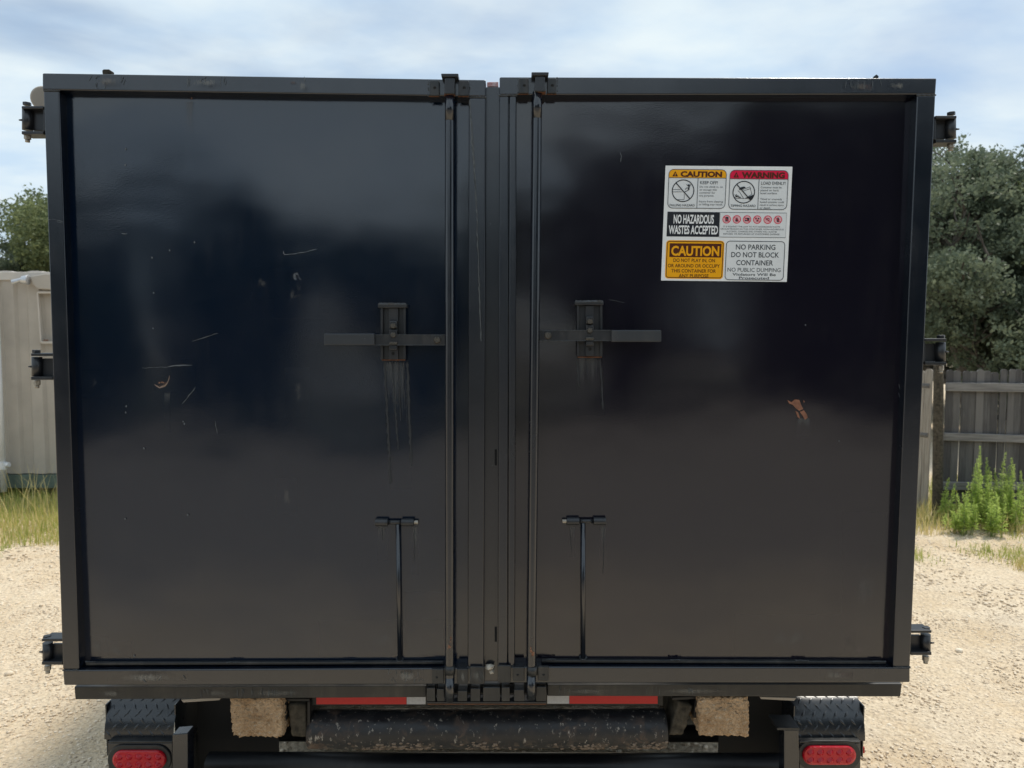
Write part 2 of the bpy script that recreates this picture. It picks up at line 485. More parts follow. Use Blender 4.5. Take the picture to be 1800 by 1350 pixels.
# loose stones lying on the lot
def ico():
    bm = bmesh.new(); bmesh.ops.create_icosphere(bm, subdivisions=1, radius=1)
    v_ = np.array([v.co[:] for v in bm.verts]); f_ = np.array([[q.index for q in f.verts] for f in bm.faces]); bm.free()
    return v_, f_
iv, jf = ico()
def stones(name, areas, material):
    V = []; Fc = []; off = 0
    for (x0, x1, y0, y1, cnt, s0, s1) in areas + [(-5, -1.4, 1.2, 5.5, 130, .012, .034), (1.4, 5.5, 1.2, 5.5, 130, .012, .034)]:
        for _ in range(cnt):
            x = random.uniform(x0, x1); y = random.uniform(y0, y1)
            s = s0 + (s1 - s0) * random.random() ** 3
            sx, sy, sz = s * random.uniform(.7, 1.35), s * random.uniform(.7, 1.35), s * random.uniform(.4, .75)
            t = random.uniform(0, 6.28)
            q = iv * rng.uniform(0.72, 1.15, (len(iv), 1)) * np.array([sx, sy, sz])
            ct, st = math.cos(t), math.sin(t)
            q2 = np.stack([q[:, 0] * ct - q[:, 1] * st + x, q[:, 0] * st + q[:, 1] * ct + y, q[:, 2] + gz(x, y) + sz * 0.25], 1)
            V.append(q2); Fc.append(jf + off); off += len(iv)
    return np_mesh(name, np.concatenate(V), np.concatenate(Fc), material, nv=3)
m, n, b = mat('loose_limestone_chips'); M['chips'] = m
oi = noise(n, pos(n), 14, 3, 0.7)
n.links.new(rmp(n, oi, [(0.3, (0.50, 0.40, 0.29)), (0.5, (0.78, 0.65, 0.49)), (0.7, (0.86, 0.77, 0.63))]), b.inputs['Base Color'])
b.inputs['Roughness'].default_value = 0.9
g = stones('gravel', [(-4.2, -1.2, 0.9, 3.4, 15000, .0025, .012), (-7.2, -1.8, 3.4, 6.2, 12000, .004, .019),
                      (1.2, 4.2, 0.9, 3.4, 15000, .0025, .012), (1.8, 7.6, 3.4, 6.6, 12000, .004, .019),
                      (-1.2, 1.2, 1.0, 2.6, 2200, .004, .02)], M['chips'])
tag(g, kind='stuff')

# ------------------------------------------------------------------ dumpster
dump = empty('dumpster', (0, 1.8, 1.03),
             'large black steel roll-off dumpster with closed double rear doors, riding on the trailer', 'dumpster')
BOXL = 4.0
# body behind the doors
bl = P(128, 1205, 0.075); br = P(1588, 1205, 0.075); tl = P(90, 140, 0.075); tr = P(1630, 145, 0.075)
x0, x1 = -1.17, 1.16
zb_, zt_ = 1.06, tl.z - 0.01
bd = B().m('frame')
bd.box((x0, 0.09, zb_), (x0 + 0.004, BOXL, zt_)); bd.box((x1 - 0.004, 0.09, zb_), (x1, BOXL, zt_))
bd.box((x0, BOXL, zb_), (x1, BOXL + 0.004, zt_)); bd.box((x0, 0.09, zb_ - 0.01), (x1, BOXL, zb_))
bd.done('body', dump)
for sx in (x0 - 0.05, x1):
    bd = B().m('frame'); bd.box((sx, 0.10, zt_ - 0.09), (sx + 0.05, BOXL, zt_ - 0.004)); bd.done('top_rail', dump, 0.006)
    for i in range(7):
        y = 0.42 + i * 0.58
        bd = B().m('frame'); bd.box((sx + 0.002, y, zb_), (sx + 0.048, y + 0.07, zt_ - 0.095)); bd.done('side_rib', dump, 0.004)
# rear sill
s = B().m('sill')
s.slab([(130, 1207), (749, 1205), (749, 1226), (132, 1230)], 0.055, 0.06)
s.done('sill', dump, 0.003)
s = B().m('sill')
s.slab([(962, 1203), (1586, 1202), (1583, 1225), (962, 1224)], 0.055, 0.06)
s.done('sill', dump, 0.003)
s = B().m('chassis'); s.rect(749, 1204, 962, 1222, 0.075, 0.05); s.done('sill', dump, 0.002)
# long rails under the box
for px0, px1 in ((-0.62, -0.56), (0.56, 0.62)):
    s = B().m('chassis'); s.box((px0, 0.30, 0.93), (px1, BOXL, 1.045)); s.done('skid_rail', dump, 0.004)

# two doors
PY = 0.034      # depth of the sheet behind the frame face
def door(q, seam, stile_in, lab):
    d = empty('door', (P(*seam, 0)), None, None); parent(d, dump)
    d.location = (0, 0, 0); d.matrix_parent_inverse = Matrix.Translation(-Vector(dump.location))
    d['label'] = lab
    return d
def sub(bld, name, d, **kw): return bld.done(name, d, **kw)
ld = door(None, (854, 140), None, 'left door of the pair, with a bare top-left corner and rusted scratches')
rd = door(None, (878, 135), None, 'right door of the pair, carrying the warning sticker')
# panels (slightly dished sheets)
def panel(q, d, mt='panel'):
    bld = B().m(mt)
    a = [P(x, y, PY) for x, y in q]
    nx, nz = 24, 30
    gr = []
    for j in range(nz + 1):
        row = []
        for i in range(nx + 1):
            u = i / nx; v_ = j / nz
            p = (a[0] * (1 - u) + a[1] * u) * (1 - v_) + (a[3] * (1 - u) + a[2] * u) * v_
            e = math.sin(PI * u) * math.sin(PI * v_)
            p.y += 0.003 * e * mnoise.noise(Vector((p.x * 1.5, p.z * 1.5, 1.7)))
            row.append(bld.bm.verts.new(p))
        gr.append(row)
    for j in range(nz):
        for i in range(nx):
            bld.face([gr[j][i], gr[j][i + 1], gr[j + 1][i + 1], gr[j + 1][i]])
    bld.slab(q, PY + 0.010, 0.003)
    o = bld.done('panel', d)
    for p_ in o.data.polygons[:nx * nz]: p_.use_smooth = True
    return o
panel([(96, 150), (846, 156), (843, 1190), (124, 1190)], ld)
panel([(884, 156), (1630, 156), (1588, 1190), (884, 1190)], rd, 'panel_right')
def bar(q, Y, dep, name, d, mt='frame', bev=0.004):
    return B().m(mt).slab(q, Y, dep).done(name, d, bev)
# left door frame
bar([(74, 128), (854, 140), (854, 170), (74, 158)], 0, 0.036, 'top_rail', ld)
bar([(76, 159.5), (104, 160), (139, 1177), (110, 1177)], 0.001, 0.036, 'stile', ld)
bar([(110, 1178), (852, 1174), (852, 1203), (112, 1205)], 0, 0.036, 'bottom_rail', ld)
bar([(824, 171.5), (854, 171.5), (850, 1173), (822, 1173)], 0.001, 0.036, 'stile', ld)
# right door frame
bar([(878, 135), (1647, 137), (1645, 166), (878, 167)], 0, 0.036, 'top_rail', rd)
bar([(1612, 167.5), (1645, 167.5), (1600, 1172), (1570, 1172)], 0.001, 0.036, 'stile', rd)
bar([(875, 1172), (1600, 1173.5), (1600, 1200), (875, 1201)], 0, 0.036, 'bottom_rail', rd)
bar([(878, 168.5), (894.5, 168.5), (892, 1171), (875, 1171)], 0.001, 0.036, 'stile', rd)
bar([(895.5, 168.5), (908, 168.5), (905, 1171), (893, 1171)], 0.0005, 0.036, 'stile', rd)
# small angle along the inside of the bottom rails and behind the outer stiles
B().m('worn').slab([(150, 1165), (780, 1163), (780, 1168), (150, 1170)], 0.018, 0.014).done('ledge_angle', ld, 0.002)
B().m('worn').slab([(952, 1160), (1558, 1163), (1558, 1168), (952, 1165)], 0.018, 0.014).done('ledge_angle', rd, 0.002)
# sealing strip behind the seam
B().m('frame').slab([(848, 153), (886, 153), (882, 1198), (846, 1198)], 0.026, 0.012).done('astragal', rd, 0.002)
B().m('redpaint').slab([(856, 144), (876, 143.5), (876, 152.5), (856, 152.5)], 0.060, 0.03).done('corner_tab', dump, 0.002)['label'] = 'red and white chipped tab showing in the seam at the top'
# dark slots in the seam
for (a, b2) in ((790, 818), (1102, 1128)):
    B().m('dark').rect(869.5, a, 873.5, b2, 0.0245, 0.001).done('slot', rd)

# weld beads where the rails meet the stiles
def weld(pts, d, Y=-0.0005, r=0.0035):
    w_ = B().m('weld')
    for (xa, ya), (xb, yb2) in pts:
        k = max(3, int(math.hypot(xb - xa, yb2 - ya) / 2.6))
        for i in range(k + 1):
            t = i / k; x = xa + (xb - xa) * t + random.uniform(-.5, .5); y = ya + (yb2 - ya) * t + random.uniform(-.5, .5)
            c0 = P(x, y, Y + 0.003)
            q_ = iv * r * rng.uniform(.75, 1.15)
            vs = [w_.bm.verts.new(c0 + Vector(a[:])) for a in q_]
            for f in jf:
                ff_ = w_.face([vs[i2] for i2 in f])
                if ff_: ff_.smooth = True
    o = w_.done('weld_bead', d); o['kind'] = 'stuff'
weld([((78, 159), (104, 159.5)), ((111, 1178), (138, 1178)), ((824, 171), (853, 171)), ((823, 1173.5), (850, 1173.5)), ((753, 143), (753, 168)), ((826, 143), (826, 168))], ld)
weld([((879, 168), (908, 168)), ((1613, 167), (1644, 167)), ((1571, 1173), (1599, 1173)), ((876, 1171.5), (905, 1171.5)), ((910, 140), (910, 163)), ((980, 138), (980, 164))], rd)
weld([((151, 1163.5), (166, 1163.5)), ((400, 1164.5), (420, 1164)), ((600, 1164), (622, 1164)), ((745, 1163), (760, 1163))], ld, 0.016, 0.003)
weld([((960, 1159), (975, 1159)), ((1180, 1160), (1200, 1160.5)), ((1400, 1161), (1420, 1161)), ((1535, 1163), (1556, 1163))], rd, 0.016, 0.003)
# locking bars
def lockbar(x0t, x1t, x0b, x1b, yt, yb, d):
    t = P((x0t + x1t) / 2, yt, -0.006); bb = P((x0b + x1b) / 2, yb, -0.006)
    r = abs(P(x1t, yt, -0.006).x - P(x0t, yt, -0.006).x) / 2
    bld = B().m('frame')
    for i in range(24): bld.cyl(bb.lerp(t, i / 24), bb.lerp(t, (i + 1) / 24), r, k=28, caps=i in (0, 23))
    o = bld.done('locking_bar', d)
    return o, r
lb, rad = lockbar(782, 799, 783, 798, 166, 1232, ld)
rb, _ = lockbar(936, 953, 926, 941, 162, 1228, rd)
def keeper_top(xc, w_, ytop, y0, y1, holes, plates, d):
    k = B().m('worn'); k.slab([(xc - 15, ytop), (xc + 16, ytop), (xc + 15, ytop + 6), (xc - 14, ytop + 6)], -0.03, 0.075)
    k.done('keeper_cap', d, 0.002)
    k = B().m('hard'); k.slab([(xc - 8, ytop + 6.5), (xc + 9, ytop + 6.5), (xc + 9, y1 - 3), (xc - 9, y1 - 3)], -0.024, 0.022); k.done('keeper_block', d, 0.003)
    for a, b2 in plates:
        k = B().m('worn'); k.slab([(a, y0), (b2, y0), (b2, y1), (a, y1)], -0.012, 0.0115)
        o = k.done('keeper_plate', d, 0.002)
        hx = (a + b2) / 2 + 1
        B().m('dark').cyl(P(hx, (y0 + y1) / 2, -0.0126), P(hx, (y0 + y1) / 2, -0.0115), 0.0042, k=16).done('bolt_hole', d)
    r = B().m('rust'); r.cyl(P(xc + 0.5, y1 - 4, -0.006), P(xc + 0.5, y1 + 1, -0.006), 0.0150, k=24); r.done('rust_collar', d)
    for a, b2 in plates:
        r = B().m('rust'); r.slab([(a - 1, y1 + .3), (b2, y1 + .3), (b2, y1 + 2.0), (a - 1, y1 + 2.0)], -0.006, 0.004); r.done('rusty_edge', d, 0.001)
keeper_top(790, 0, 129, 141.5, 168, 1, ((755, 772), (806, 824)), ld)
keeper_top(949, 0, 126.5, 137.5, 164, 1, ((912, 929), (962, 978)), rd)
# bottom keepers
def blk(x0_, y0_, x1_, y1_, Y, dep, nm, d, mt='worn', hole=None, bev=0.0025):
    o = B().m(mt).rect(x0_, y0_, x1_, y1_, Y, dep).done(nm, d, bev)
    if hole:
        B().m('dark').cyl(P(*hole, Y - 0.0006), P(*hole, Y + 0.0004), 0.0038, k=16).done('bolt_hole', d)
blk(759, 1176, 780, 1202, -0.012, 0.0115, 'keeper_plate', ld, hole=(768, 1190))
blk(803, 1176, 822.5, 1203, -0.012, 0.0115, 'keeper_plate', ld)
blk(826, 1172, 850.5, 1203, -0.010, 0.0095, 'keeper_plate', ld)
blk(875, 1170, 898, 1200.5, -0.010, 0.0095, 'keeper_plate', rd)
blk(901.5, 1173, 922, 1198, -0.012, 0.0115, 'keeper_plate', rd, hole=(910, 1185.5))
blk(945.5, 1172, 965, 1197, -0.012, 0.0115, 'keeper_plate', rd, hole=(955.5, 1185.5))
B().m('worn').cyl(P(791, 1169, -0.006), P(791, 1184, -0.006), 0.0150, k=24).done('bar_collar', ld)
B().m('worn').cyl(P(935.5, 1170, -0.006), P(935.5, 1185, -0.006), 0.0155, k=24).done('bar_collar', rd)
k = B().m('hard'); k.rect(750, 1234, 960, 1237, 0.018, 0.05); k.done('keeper_shelf', dump, 0.001)
k = B().m('rust'); k.rect(752, 1237.3, 960, 1238.6, 0.020, 0.04); k.done('rusty_edge', dump)
for (a, y0_, b2, y1_, mt) in ((750, 1209, 765, 1233.5, 'worn'), (768, 1211, 781, 1233.5, 'worn'), (804, 1214, 821, 1233.5, 'worn'), (827, 1210, 844, 1233.5, 'worn'),
                          (849, 1208, 879, 1233.5, 'worn'), (881.5, 1208, 896, 1233.5, 'worn'), (903.5, 1212, 922, 1233.5, 'hard'), (942, 1207, 960, 1233.5, 'sill')):
    blk(a, y0_, b2, y1_, 0.006 + 0.004 * random.random(), 0.045, 'keeper_lug', dump, mt)
# pale stone stuck in the seam
bm_ = B().m('stone')
for (cx_, cy_, rx_, ry_) in ((861, 1172, .0145, .0085), (864, 1180, .010, .008)):
    c0 = P(cx_, cy_, 0.012)
    q = iv * rng.uniform(0.85, 1.12, (len(iv), 1))
    vv_ = [bm_.bm.verts.new(c0 + Vector((a[0] * rx_, a[1] * 0.014, a[2] * ry_))) for a in q]
    for f in jf: bm_.face([vv_[i] for i in f])
tag(bm_.done('stone', smooth=False), 'small pale stone wedged in the seam between the doors just above the keepers', 'stone')

# latches
def latch(side, d):
    par = d
    if side < 0:
        Z = lambda x, y: (x, y)
        br_, lip, strap = (669, 540, 713, 632), (664, 534, 715, 541), (683, 541, 700, 632)
        grip, barq, bolt, cx_ = (569, 586, 658, 607), (657, 588, 788, 607), (768.5, 597.5), 691
    else:
        br_, lip, strap = (1014, 535, 1059, 627), (1010, 529.5, 1061, 536), (1029, 537, 1044, 626)
        grip, barq, bolt, cx_ = (1075, 580, 1163, 601), (946, 580, 1076, 599.5), (963, 589.5), 1037
    t = empty('latch', (0, 0, 0)); parent(t, dump); t.matrix_parent_inverse = Matrix.Translation(-Vector(dump.location))
    # back plate is a channel: web with two flanges
    x0_, y0_, x1_, y1_ = br_
    B().m('hard').rect(x0_, y0_, x1_, y1_, 0.022, 0.014).done('bracket', t, 0.002)
    for a in (x0_, x1_ - 4): B().m('hard').rect(a, y0_ + 1, a + 4, y1_ - 1, 0.010, 0.0115).done('bracket_flange', t, 0.001)
    lp = B().m('hard'); lp.rect(*lip, 0.004, 0.030); lp.done('bracket_lip', t, 0.002)
    st = B().m('hard'); st.rect(*strap, 0.012, 0.0095); st.done('strap', t, 0.002)
    # knuckles of the toggle
    yc = (barq[1] + barq[3]) / 2
    for dy_, hh in ((-27, 13), (-13, 11), (14, 8)):
        kk = B().m('hard'); kk.rect(cx_ - 7, yc + dy_ - hh / 2, cx_ + 7, yc + dy_ + hh / 2, -0.004, 0.019); kk.done('toggle_knuckle', t, 0.003)
    for dy_ in (-25, -9):
        bb_ = B().m('dullbolt'); bb_.cyl(P(cx_, yc + dy_, -0.012), P(cx_, yc + dy_, -0.004), 0.0075, 0.009, k=6); bb_.done('bolt', t, 0.001)
    bb_ = B().m('dark'); bb_.cyl(P(cx_, yc + 24, 0.0105), P(cx_, yc + 24, 0.0115), 0.0045, k=16); bb_.done('bolt_hole', t)
    B().m('dullbolt').rect(cx_ - 7, yc + 3, cx_ + 7, yc + 8, -0.010, 0.012).done('toggle_pin', t, 0.002)
    hb = B().m('hard'); hb.rect(*barq, -0.004, 0.008)
    hb.done('handle_bar', t, 0.0015)
    # thin raised edges of the formed bar
    for yy in (barq[1], barq[3] - 1.2): B().m('weld').rect(barq[0] + 1, yy, barq[2] - 1, yy + 1.2, -0.0056, 0.0015).done('bar_edge', t)
    gb = B().m('grip'); gb.rect(*grip, -0.016, 0.020); gb.done('grip', t, 0.0035, seg=3)
    wb = B().m('dullbolt'); wb.rect(bolt[0] - 10, barq[1] + 1.5, bolt[0] + 8, barq[3] - 1.5, -0.0065, 0.0025); 
    wb.mats[0] = M['hard']; wb.done('washer_plate', t, 0.0008)
    bb_ = B().m('dullbolt'); bb_.cyl(P(*bolt, -0.014), P(*bolt, -0.0065), 0.008, 0.011, k=18); bb_.done('bolt', t, 0.001)
    r = B().m('rust'); r.rect(x0_ + 2, y1_, x1_ - 1, y1_ + 1.6, 0.020, 0.022); r.done('rusty_edge', t)
    wl = B().m('weld')
    for i in range(14):
        xx = lip[0] + 3 + (lip[2] - lip[0] - 6) * i / 13
        wl.cyl(P(xx, lip[1] + random.uniform(-.5, .8), 0.003), P(xx, lip[1] + random.uniform(0, 1), 0.006), 0.0035, 0.004, k=7)
    wl.done('weld_bead', t)
latch(-1, ld); latch(1, rd)

# hold-back rods: welded barrel pieces with a hanging rod
def holdback(xl, xr, y, x_t, x_b, yb, stub):
    t = empty('hold_back', (0, 0, 0)); parent(t, dump); t.matrix_parent_inverse = Matrix.Translation(-Vector(dump.location))
    for a, b2 in ((xl, xl + 22), (xr - 22, xr)):
        B().m('hard').cyl(P(a, y, 0.023), P(b2, y, 0.023), 0.0115, k=20).done('barrel', t, 0.001)
    B().m('hard').cyl(P(xl + 22, y, 0.023), P(xr - 22, y, 0.023), 0.0065, k=16).done('pin', t)
    B().m('zinc').cyl(P(stub[0], y, 0.023), P(stub[1], y, 0.023), 0.006, k=14).done('pin_end', t, 0.001)
    B().m('frame').cyl(P(x_t, y + 3, 0.023), P(x_b, yb, 0.023), 0.0068, k=18).done('rod', t)
    B().m('weld').cyl(P(x_b, yb - 2, 0.026), P(x_b, yb + 1.5, 0.027), 0.012, 0.009, k=12).done('rod_stop', t)
holdback(660, 728, 918, 699.5, 703, 1160, (728, 735))
holdback(996, 1065, 916, 1025, 1025, 1157, (988.5, 996))

# hinges
def hinge(side, X0, X1, yt, yb_, mid=False):
    """pin barrel held between two plates at the outer edge; X0 outer px, X1 px at the frame"""
    t = empty('hinge', (0, 0, 0)); parent(t, dump); t.matrix_parent_inverse = Matrix.Translation(-Vector(dump.location))
    Yh = 0.02
    sgn = 1 if side > 0 else -1
    pl = B().m('hard')
    for (ya, yb2) in ((yt + 6, yt + 11), (yb_ - 20, yb_ - 14)):
        B().m('hard').slab([(X0, ya), (X1, ya), (X1, yb2), (X0, yb2)] if X0 < X1 else [(X1, ya), (X0, ya), (X0, yb2), (X1, yb2)], Yh - 0.012, 0.05).done('hinge_plate', t, 0.002)
    pl.bm.free()
    xc = X0 - sgn * 11
    B().m('hard').cyl(P(xc, yt + 12.5, Yh + 0.008), P(xc, yb_ - 21, Yh + 0.008), 0.0135, k=22).done('barrel', t)
    a, b2 = sorted((X0 - sgn * 19, X1 - sgn * 8))
    B().m('hard').rect(a, yt + 15, b2, yb_ - 21, Yh + 0.014, 0.01).done('hinge_leaf', t, 0.001)
    a, b2 = sorted((X1 - sgn * 8, X1 + sgn * 1))
    B().m('hard').rect(a, yt + 11, b2, yb_ - 19, Yh - 0.008, 0.04).done('hinge_web', t, 0.003)
    B().m('hard').cyl(P(xc + sgn * 1, yt, Yh + 0.008), P(xc + sgn * 1, yt + 5.6, Yh + 0.008), 0.011, k=6).done('bolt_head', t, 0.001)
    B().m('zinc').cyl(P(xc, yb_ - 13.6, Yh + 0.008), P(xc, yb_ - 5, Yh + 0.008), 0.0095, k=6).done('nut', t, 0.001)
    B().m('zinc').cyl(P(xc, yb_ - 5, Yh + 0.008), P(xc, yb_, Yh + 0.008), 0.0062, k=14).done('bolt_end', t)
    ym = (yt + yb_) / 2 - 4
    B().m('hard').cyl(P(X0 - sgn * 2, ym, Yh), P(X0 + sgn * 4, ym, Yh), 0.0032, 0.002, k=8).done('grease_fitting', t)
hinge(-1, 37.5, 76, 180, 250)
hinge(-1, 54, 93, 615, 682)
hinge(-1, 73, 110, 1117, 1183)
hinge(1, 1682, 1645, 197, 265)
hinge(1, 1664, 1626, 589, 656)
hinge(1, 1638, 1601, 1102, 1166)

# beige roller ends of the tarp at the top left
tp = B().m('beige'); tp.cyl(P(78, 174, 0.16), P(78, 174, 0.22), 0.036, k=26); tp.done('tarp_roller_end', dump, 0.005)
tp = B().m('oldwood'); tp.slab([(179, 123.5), (182, 121.5), (191, 121.5), (195, 124), (194, 131), (180, 131)], 0.10, 0.02); tp.done('tarp_hook', dump, 0.002)
tp = B().m('hard'); tp.slab([(1537, 133.5), (1541, 130.5), (1545, 134), (1544, 138), (1538, 138)], 0.06, 0.01); tp.done('tarp_hook', dump, 0.001)

# ------------------------------------------------------------------ wear marks
YP = PY - 0.0018
def marks(name, d, material, quads, Y):
    bld = B().m(material)
    for q in quads:
        if len(q) == 4 and isinstance(q[0], (int, float)):
            a, b1, c1, d1 = q
            q = [(a, b1), (c1, b1), (c1, d1), (a, d1)]
        bld.film(q, Y)
    o = bld.done(name, d)
    o['kind'] = 'stuff'
    return o
Yf = -0.0012
marks('dust_film', ld, 'f_dust', [(152, 1118, 190, 1158), (176, 1126, 232, 1162), (560, 1090, 780, 1160), (712, 1040, 780, 1150), (440, 470, 485, 525), (480, 470, 560, 560), (500, 645, 545, 735), (484, 840, 522, 905), (140, 650, 190, 700), (300, 630, 345, 690)], YP)
marks('dirt_streak', ld, 'f_streak', [[(671, 634), (718, 634), (724, 860), (684, 860)], (663, 925, 682, 985), (724, 925, 736, 1010), (324, 176, 342, 300), (288, 690, 300, 760)], YP)
marks('dirt_streak', rd, 'f_streak', [[(1012, 628), (1060, 628), (1064, 730), (1016, 730)], (1000, 925, 1012, 980), (1054, 925, 1066, 1000), (1400, 735, 1426, 765)], YP)
marks('scuff', ld, 'f_scuff', [(330, 170, 342, 185), (506, 470, 540, 500)], YP)
marks('rust_mark', ld, 'f_rust', [(268, 660, 302, 690), (325, 168, 345, 178)], YP)
marks('scuff', ld, 'f_scuffv', [(160, 130, 222, 156), (320, 134, 400, 156), (520, 138, 545, 165), (680, 1174, 745, 1203), (826, 1172, 851, 1203), (804, 1176, 822, 1203), (180, 1178, 330, 1204)], -0.0135)
marks('primer_patch', ld, 'f_primer', [(152, 128, 226, 160), (500, 139, 530, 152)], Yf)
marks('primer_patch', rd, 'f_primer', [(1474, 140, 1570, 166), (1450, 1174, 1520, 1200), (1500, 1124, 1522, 1160)], Yf)
marks('scuff', rd, 'f_scuffv', [(1480, 140, 1540, 163), (1560, 142, 1600, 160), (1440, 1176, 1500, 1198)], Yf - 0.0006)
marks('scuff', dump, 'f_scuffv', [(400, 1208, 560, 1228), (350, 1208, 420, 1229), (965, 1206, 1100, 1224), (1100, 1206, 1330, 1224), (160, 1210, 230, 1228)], 0.0535)
marks('rust_mark', ld, 'f_rust', [(782, 1098, 799, 1162)], -0.0202)
marks('rust_mark', rd, 'f_rust', [(926, 1120, 944, 1172)], -0.0202)
marks('dust_film', rd, 'f_dust', [(1480, 900, 1560, 1160), (1290, 1080, 1480, 1162)], YP)
# scratches: fine ragged ribbons
def ribbon(bld, pts, w_, Y):
    pts2 = []
    for (xa, ya), (xb, yb2) in zip(pts[:-1], pts[1:]):
        k = max(2, int(math.hypot(xb - xa, yb2 - ya) / 6))
        for i in range(k):
            t = i / k
            pts2.append((xa + (xb - xa) * t + random.uniform(-.7, .7), ya + (yb2 - ya) * t + random.uniform(-.7, .7)))
    pts2.append(pts[-1])
    Lr = []
    for i, (x, y) in enumerate(pts2):
        a = pts2[max(0, i - 1)]; c_ = pts2[min(len(pts2) - 1, i + 1)]
        dx_, dy_ = c_[0] - a[0], c_[1] - a[1]
        l_ = math.hypot(dx_, dy_) or 1
        ww = w_ * random.uniform(0.35, 1.0) * (0.4 if i in (0, len(pts2) - 1) else 1) / 2
        Lr.append((bld.bm.verts.new(P(x - dy_ / l_ * ww, y + dx_ / l_ * ww, Y)), bld.bm.verts.new(P(x + dy_ / l_ * ww, y - dx_ / l_ * ww, Y))))
    for (a, b1), (c_, d_) in zip(Lr[:-1], Lr[1:]): bld.face([a, b1, d_, c_])
def blob(bld, x, y, rx_, ry_, Y, k=11):
    vs = [bld.bm.verts.new(P(x + math.cos(i * 2 * PI / k) * rx_ * random.uniform(.6, 1.2), y + math.sin(i * 2 * PI / k) * ry_ * random.uniform(.6, 1.2), Y)) for i in range(k)]
    bld.face(vs)
s = B().m('scratch')
ribbon(s, [(498, 441), (500, 448), (530, 444), (557, 438)], 1.8, YP - .0003)
ribbon(s, [(213, 410), (224, 411)], 1.8, YP - .0003)
ribbon(s, [(296, 645), (315, 642), (338, 642)], 2.4, YP - .0003)
for x, y in ((221, 262), (220, 290), (267, 453), (270, 515), (269, 577), (322, 741), (324, 745), (220, 912), (253, 788), (342, 426), (298, 440), (222, 714), (221, 725), (236, 1153), (330, 905)):
    blob(s, x, y, 1.5, 1.9, YP - .0003)
o = s.done('scratch', ld); o['kind'] = 'stuff'
s = B().m('faint')
ribbon(s, [(337, 600), (383, 586)], 1.6, YP - .0002); ribbon(s, [(250, 647), (296, 645)], 1.4, YP - .0002)
ribbon(s, [(344, 680), (320, 710)], 2.2, YP - .0002); ribbon(s, [(378, 740), (382, 762)], 1.6, YP - .0002)
ribbon(s, [(825, 176), (830, 230), (834, 300), (838, 370), (841, 470), (846, 600)], 2.4, Yf + .0004)
ribbon(s, [(830, 260), (836, 330)], 2.2, Yf + .0004)
o = s.done('scratch', ld); o['kind'] = 'stuff'
M['smear'] = simple('water_smear', (0.021, 0.024, 0.028), 0.6, 0, 0.3, 60)
s = B().m('smear')
for (xa, xb, yb2, ww) in ((676, 687, 850, 5.0), (689, 700, 790, 3.5), (700, 704, 740, 2.6), (716, 723, 820, 5.5), (708, 712, 720, 2.4)):
    ribbon(s, [(xa, 636), (xa + (xb - xa) * .4, 636 + (yb2 - 636) * .4), (xb, yb2)], ww, YP - .0002)
ribbon(s, [(728, 928), (729, 985)], 1.6, YP - .0002); ribbon(s, [(672, 928), (673, 950)], 1.6, YP - .0002)
o = s.done('scratch', ld); o['kind'] = 'stuff'
s = B().m('scratch')
ribbon(s, [(826, 176), (829, 250), (836, 320)], 1.3, Yf + .0002)
for x, y in ((83, 385), (92, 385.5)): ribbon(s, [(x, y), (x + 7, y + 1)], 1.0, Yf)
ribbon(s, [(99, 387), (111, 390)], 1.0, Yf); ribbon(s, [(99, 390), (111, 392)], 1.0, Yf)
for x in (330, 333, 360, 388, 535): ribbon(s, [(x, 134), (x + random.uniform(-1, 1), 150 + random.uniform(-6, 10))], 1.6, Yf)
o = s.done('scratch', ld); o['kind'] = 'stuff'
s = B().m('scratch_tan')
ribbon(s, [(271, 676), (280, 681), (290, 679), (296, 669), (298, 660)], 3.4, YP - .0003)
o = s.done('rusted_scratch', ld); o['kind'] = 'stuff'
s = B().m('smear')
for (xa, xb, yb2, ww) in ((1014, 1018, 680, 3.5), (1055, 1060, 720, 4.0), (1030, 1032, 660, 1.0)): ribbon(s, [(xa, 630), (xb, yb2)], ww, YP - .0002)
ribbon(s, [(1002, 926), (1005, 972)], 1.6, YP - .0002); ribbon(s, [(1062, 926), (1060, 1010)], 1.3, YP - .0002); ribbon(s, [(1070, 527), (1098, 532)], 2.2, YP - .0002)
o = s.done('scratch', rd); o['kind'] = 'stuff'
s = B().m('scratch')
ribbon(s, [(1090, 268), (1092, 274), (1091, 285)], 1.8, YP - .0003)
blob(s, 1416, 571, 1.2, 1.6, YP - .0003); blob(s, 1475, 775, 1.2, 1.6, YP - .0003)
for x in (1487, 1496, 1508, 1520, 1534, 1548): ribbon(s, [(x, 141), (x + random.uniform(-2, 2), 150 + random.uniform(0, 12))], 1.2, Yf - .0008)
for yy in (675, 690): ribbon(s, [(1580, yy), (1582, yy + 9)], 1.0, 0.02)
o = s.done('scratch', rd); o['kind'] = 'stuff'
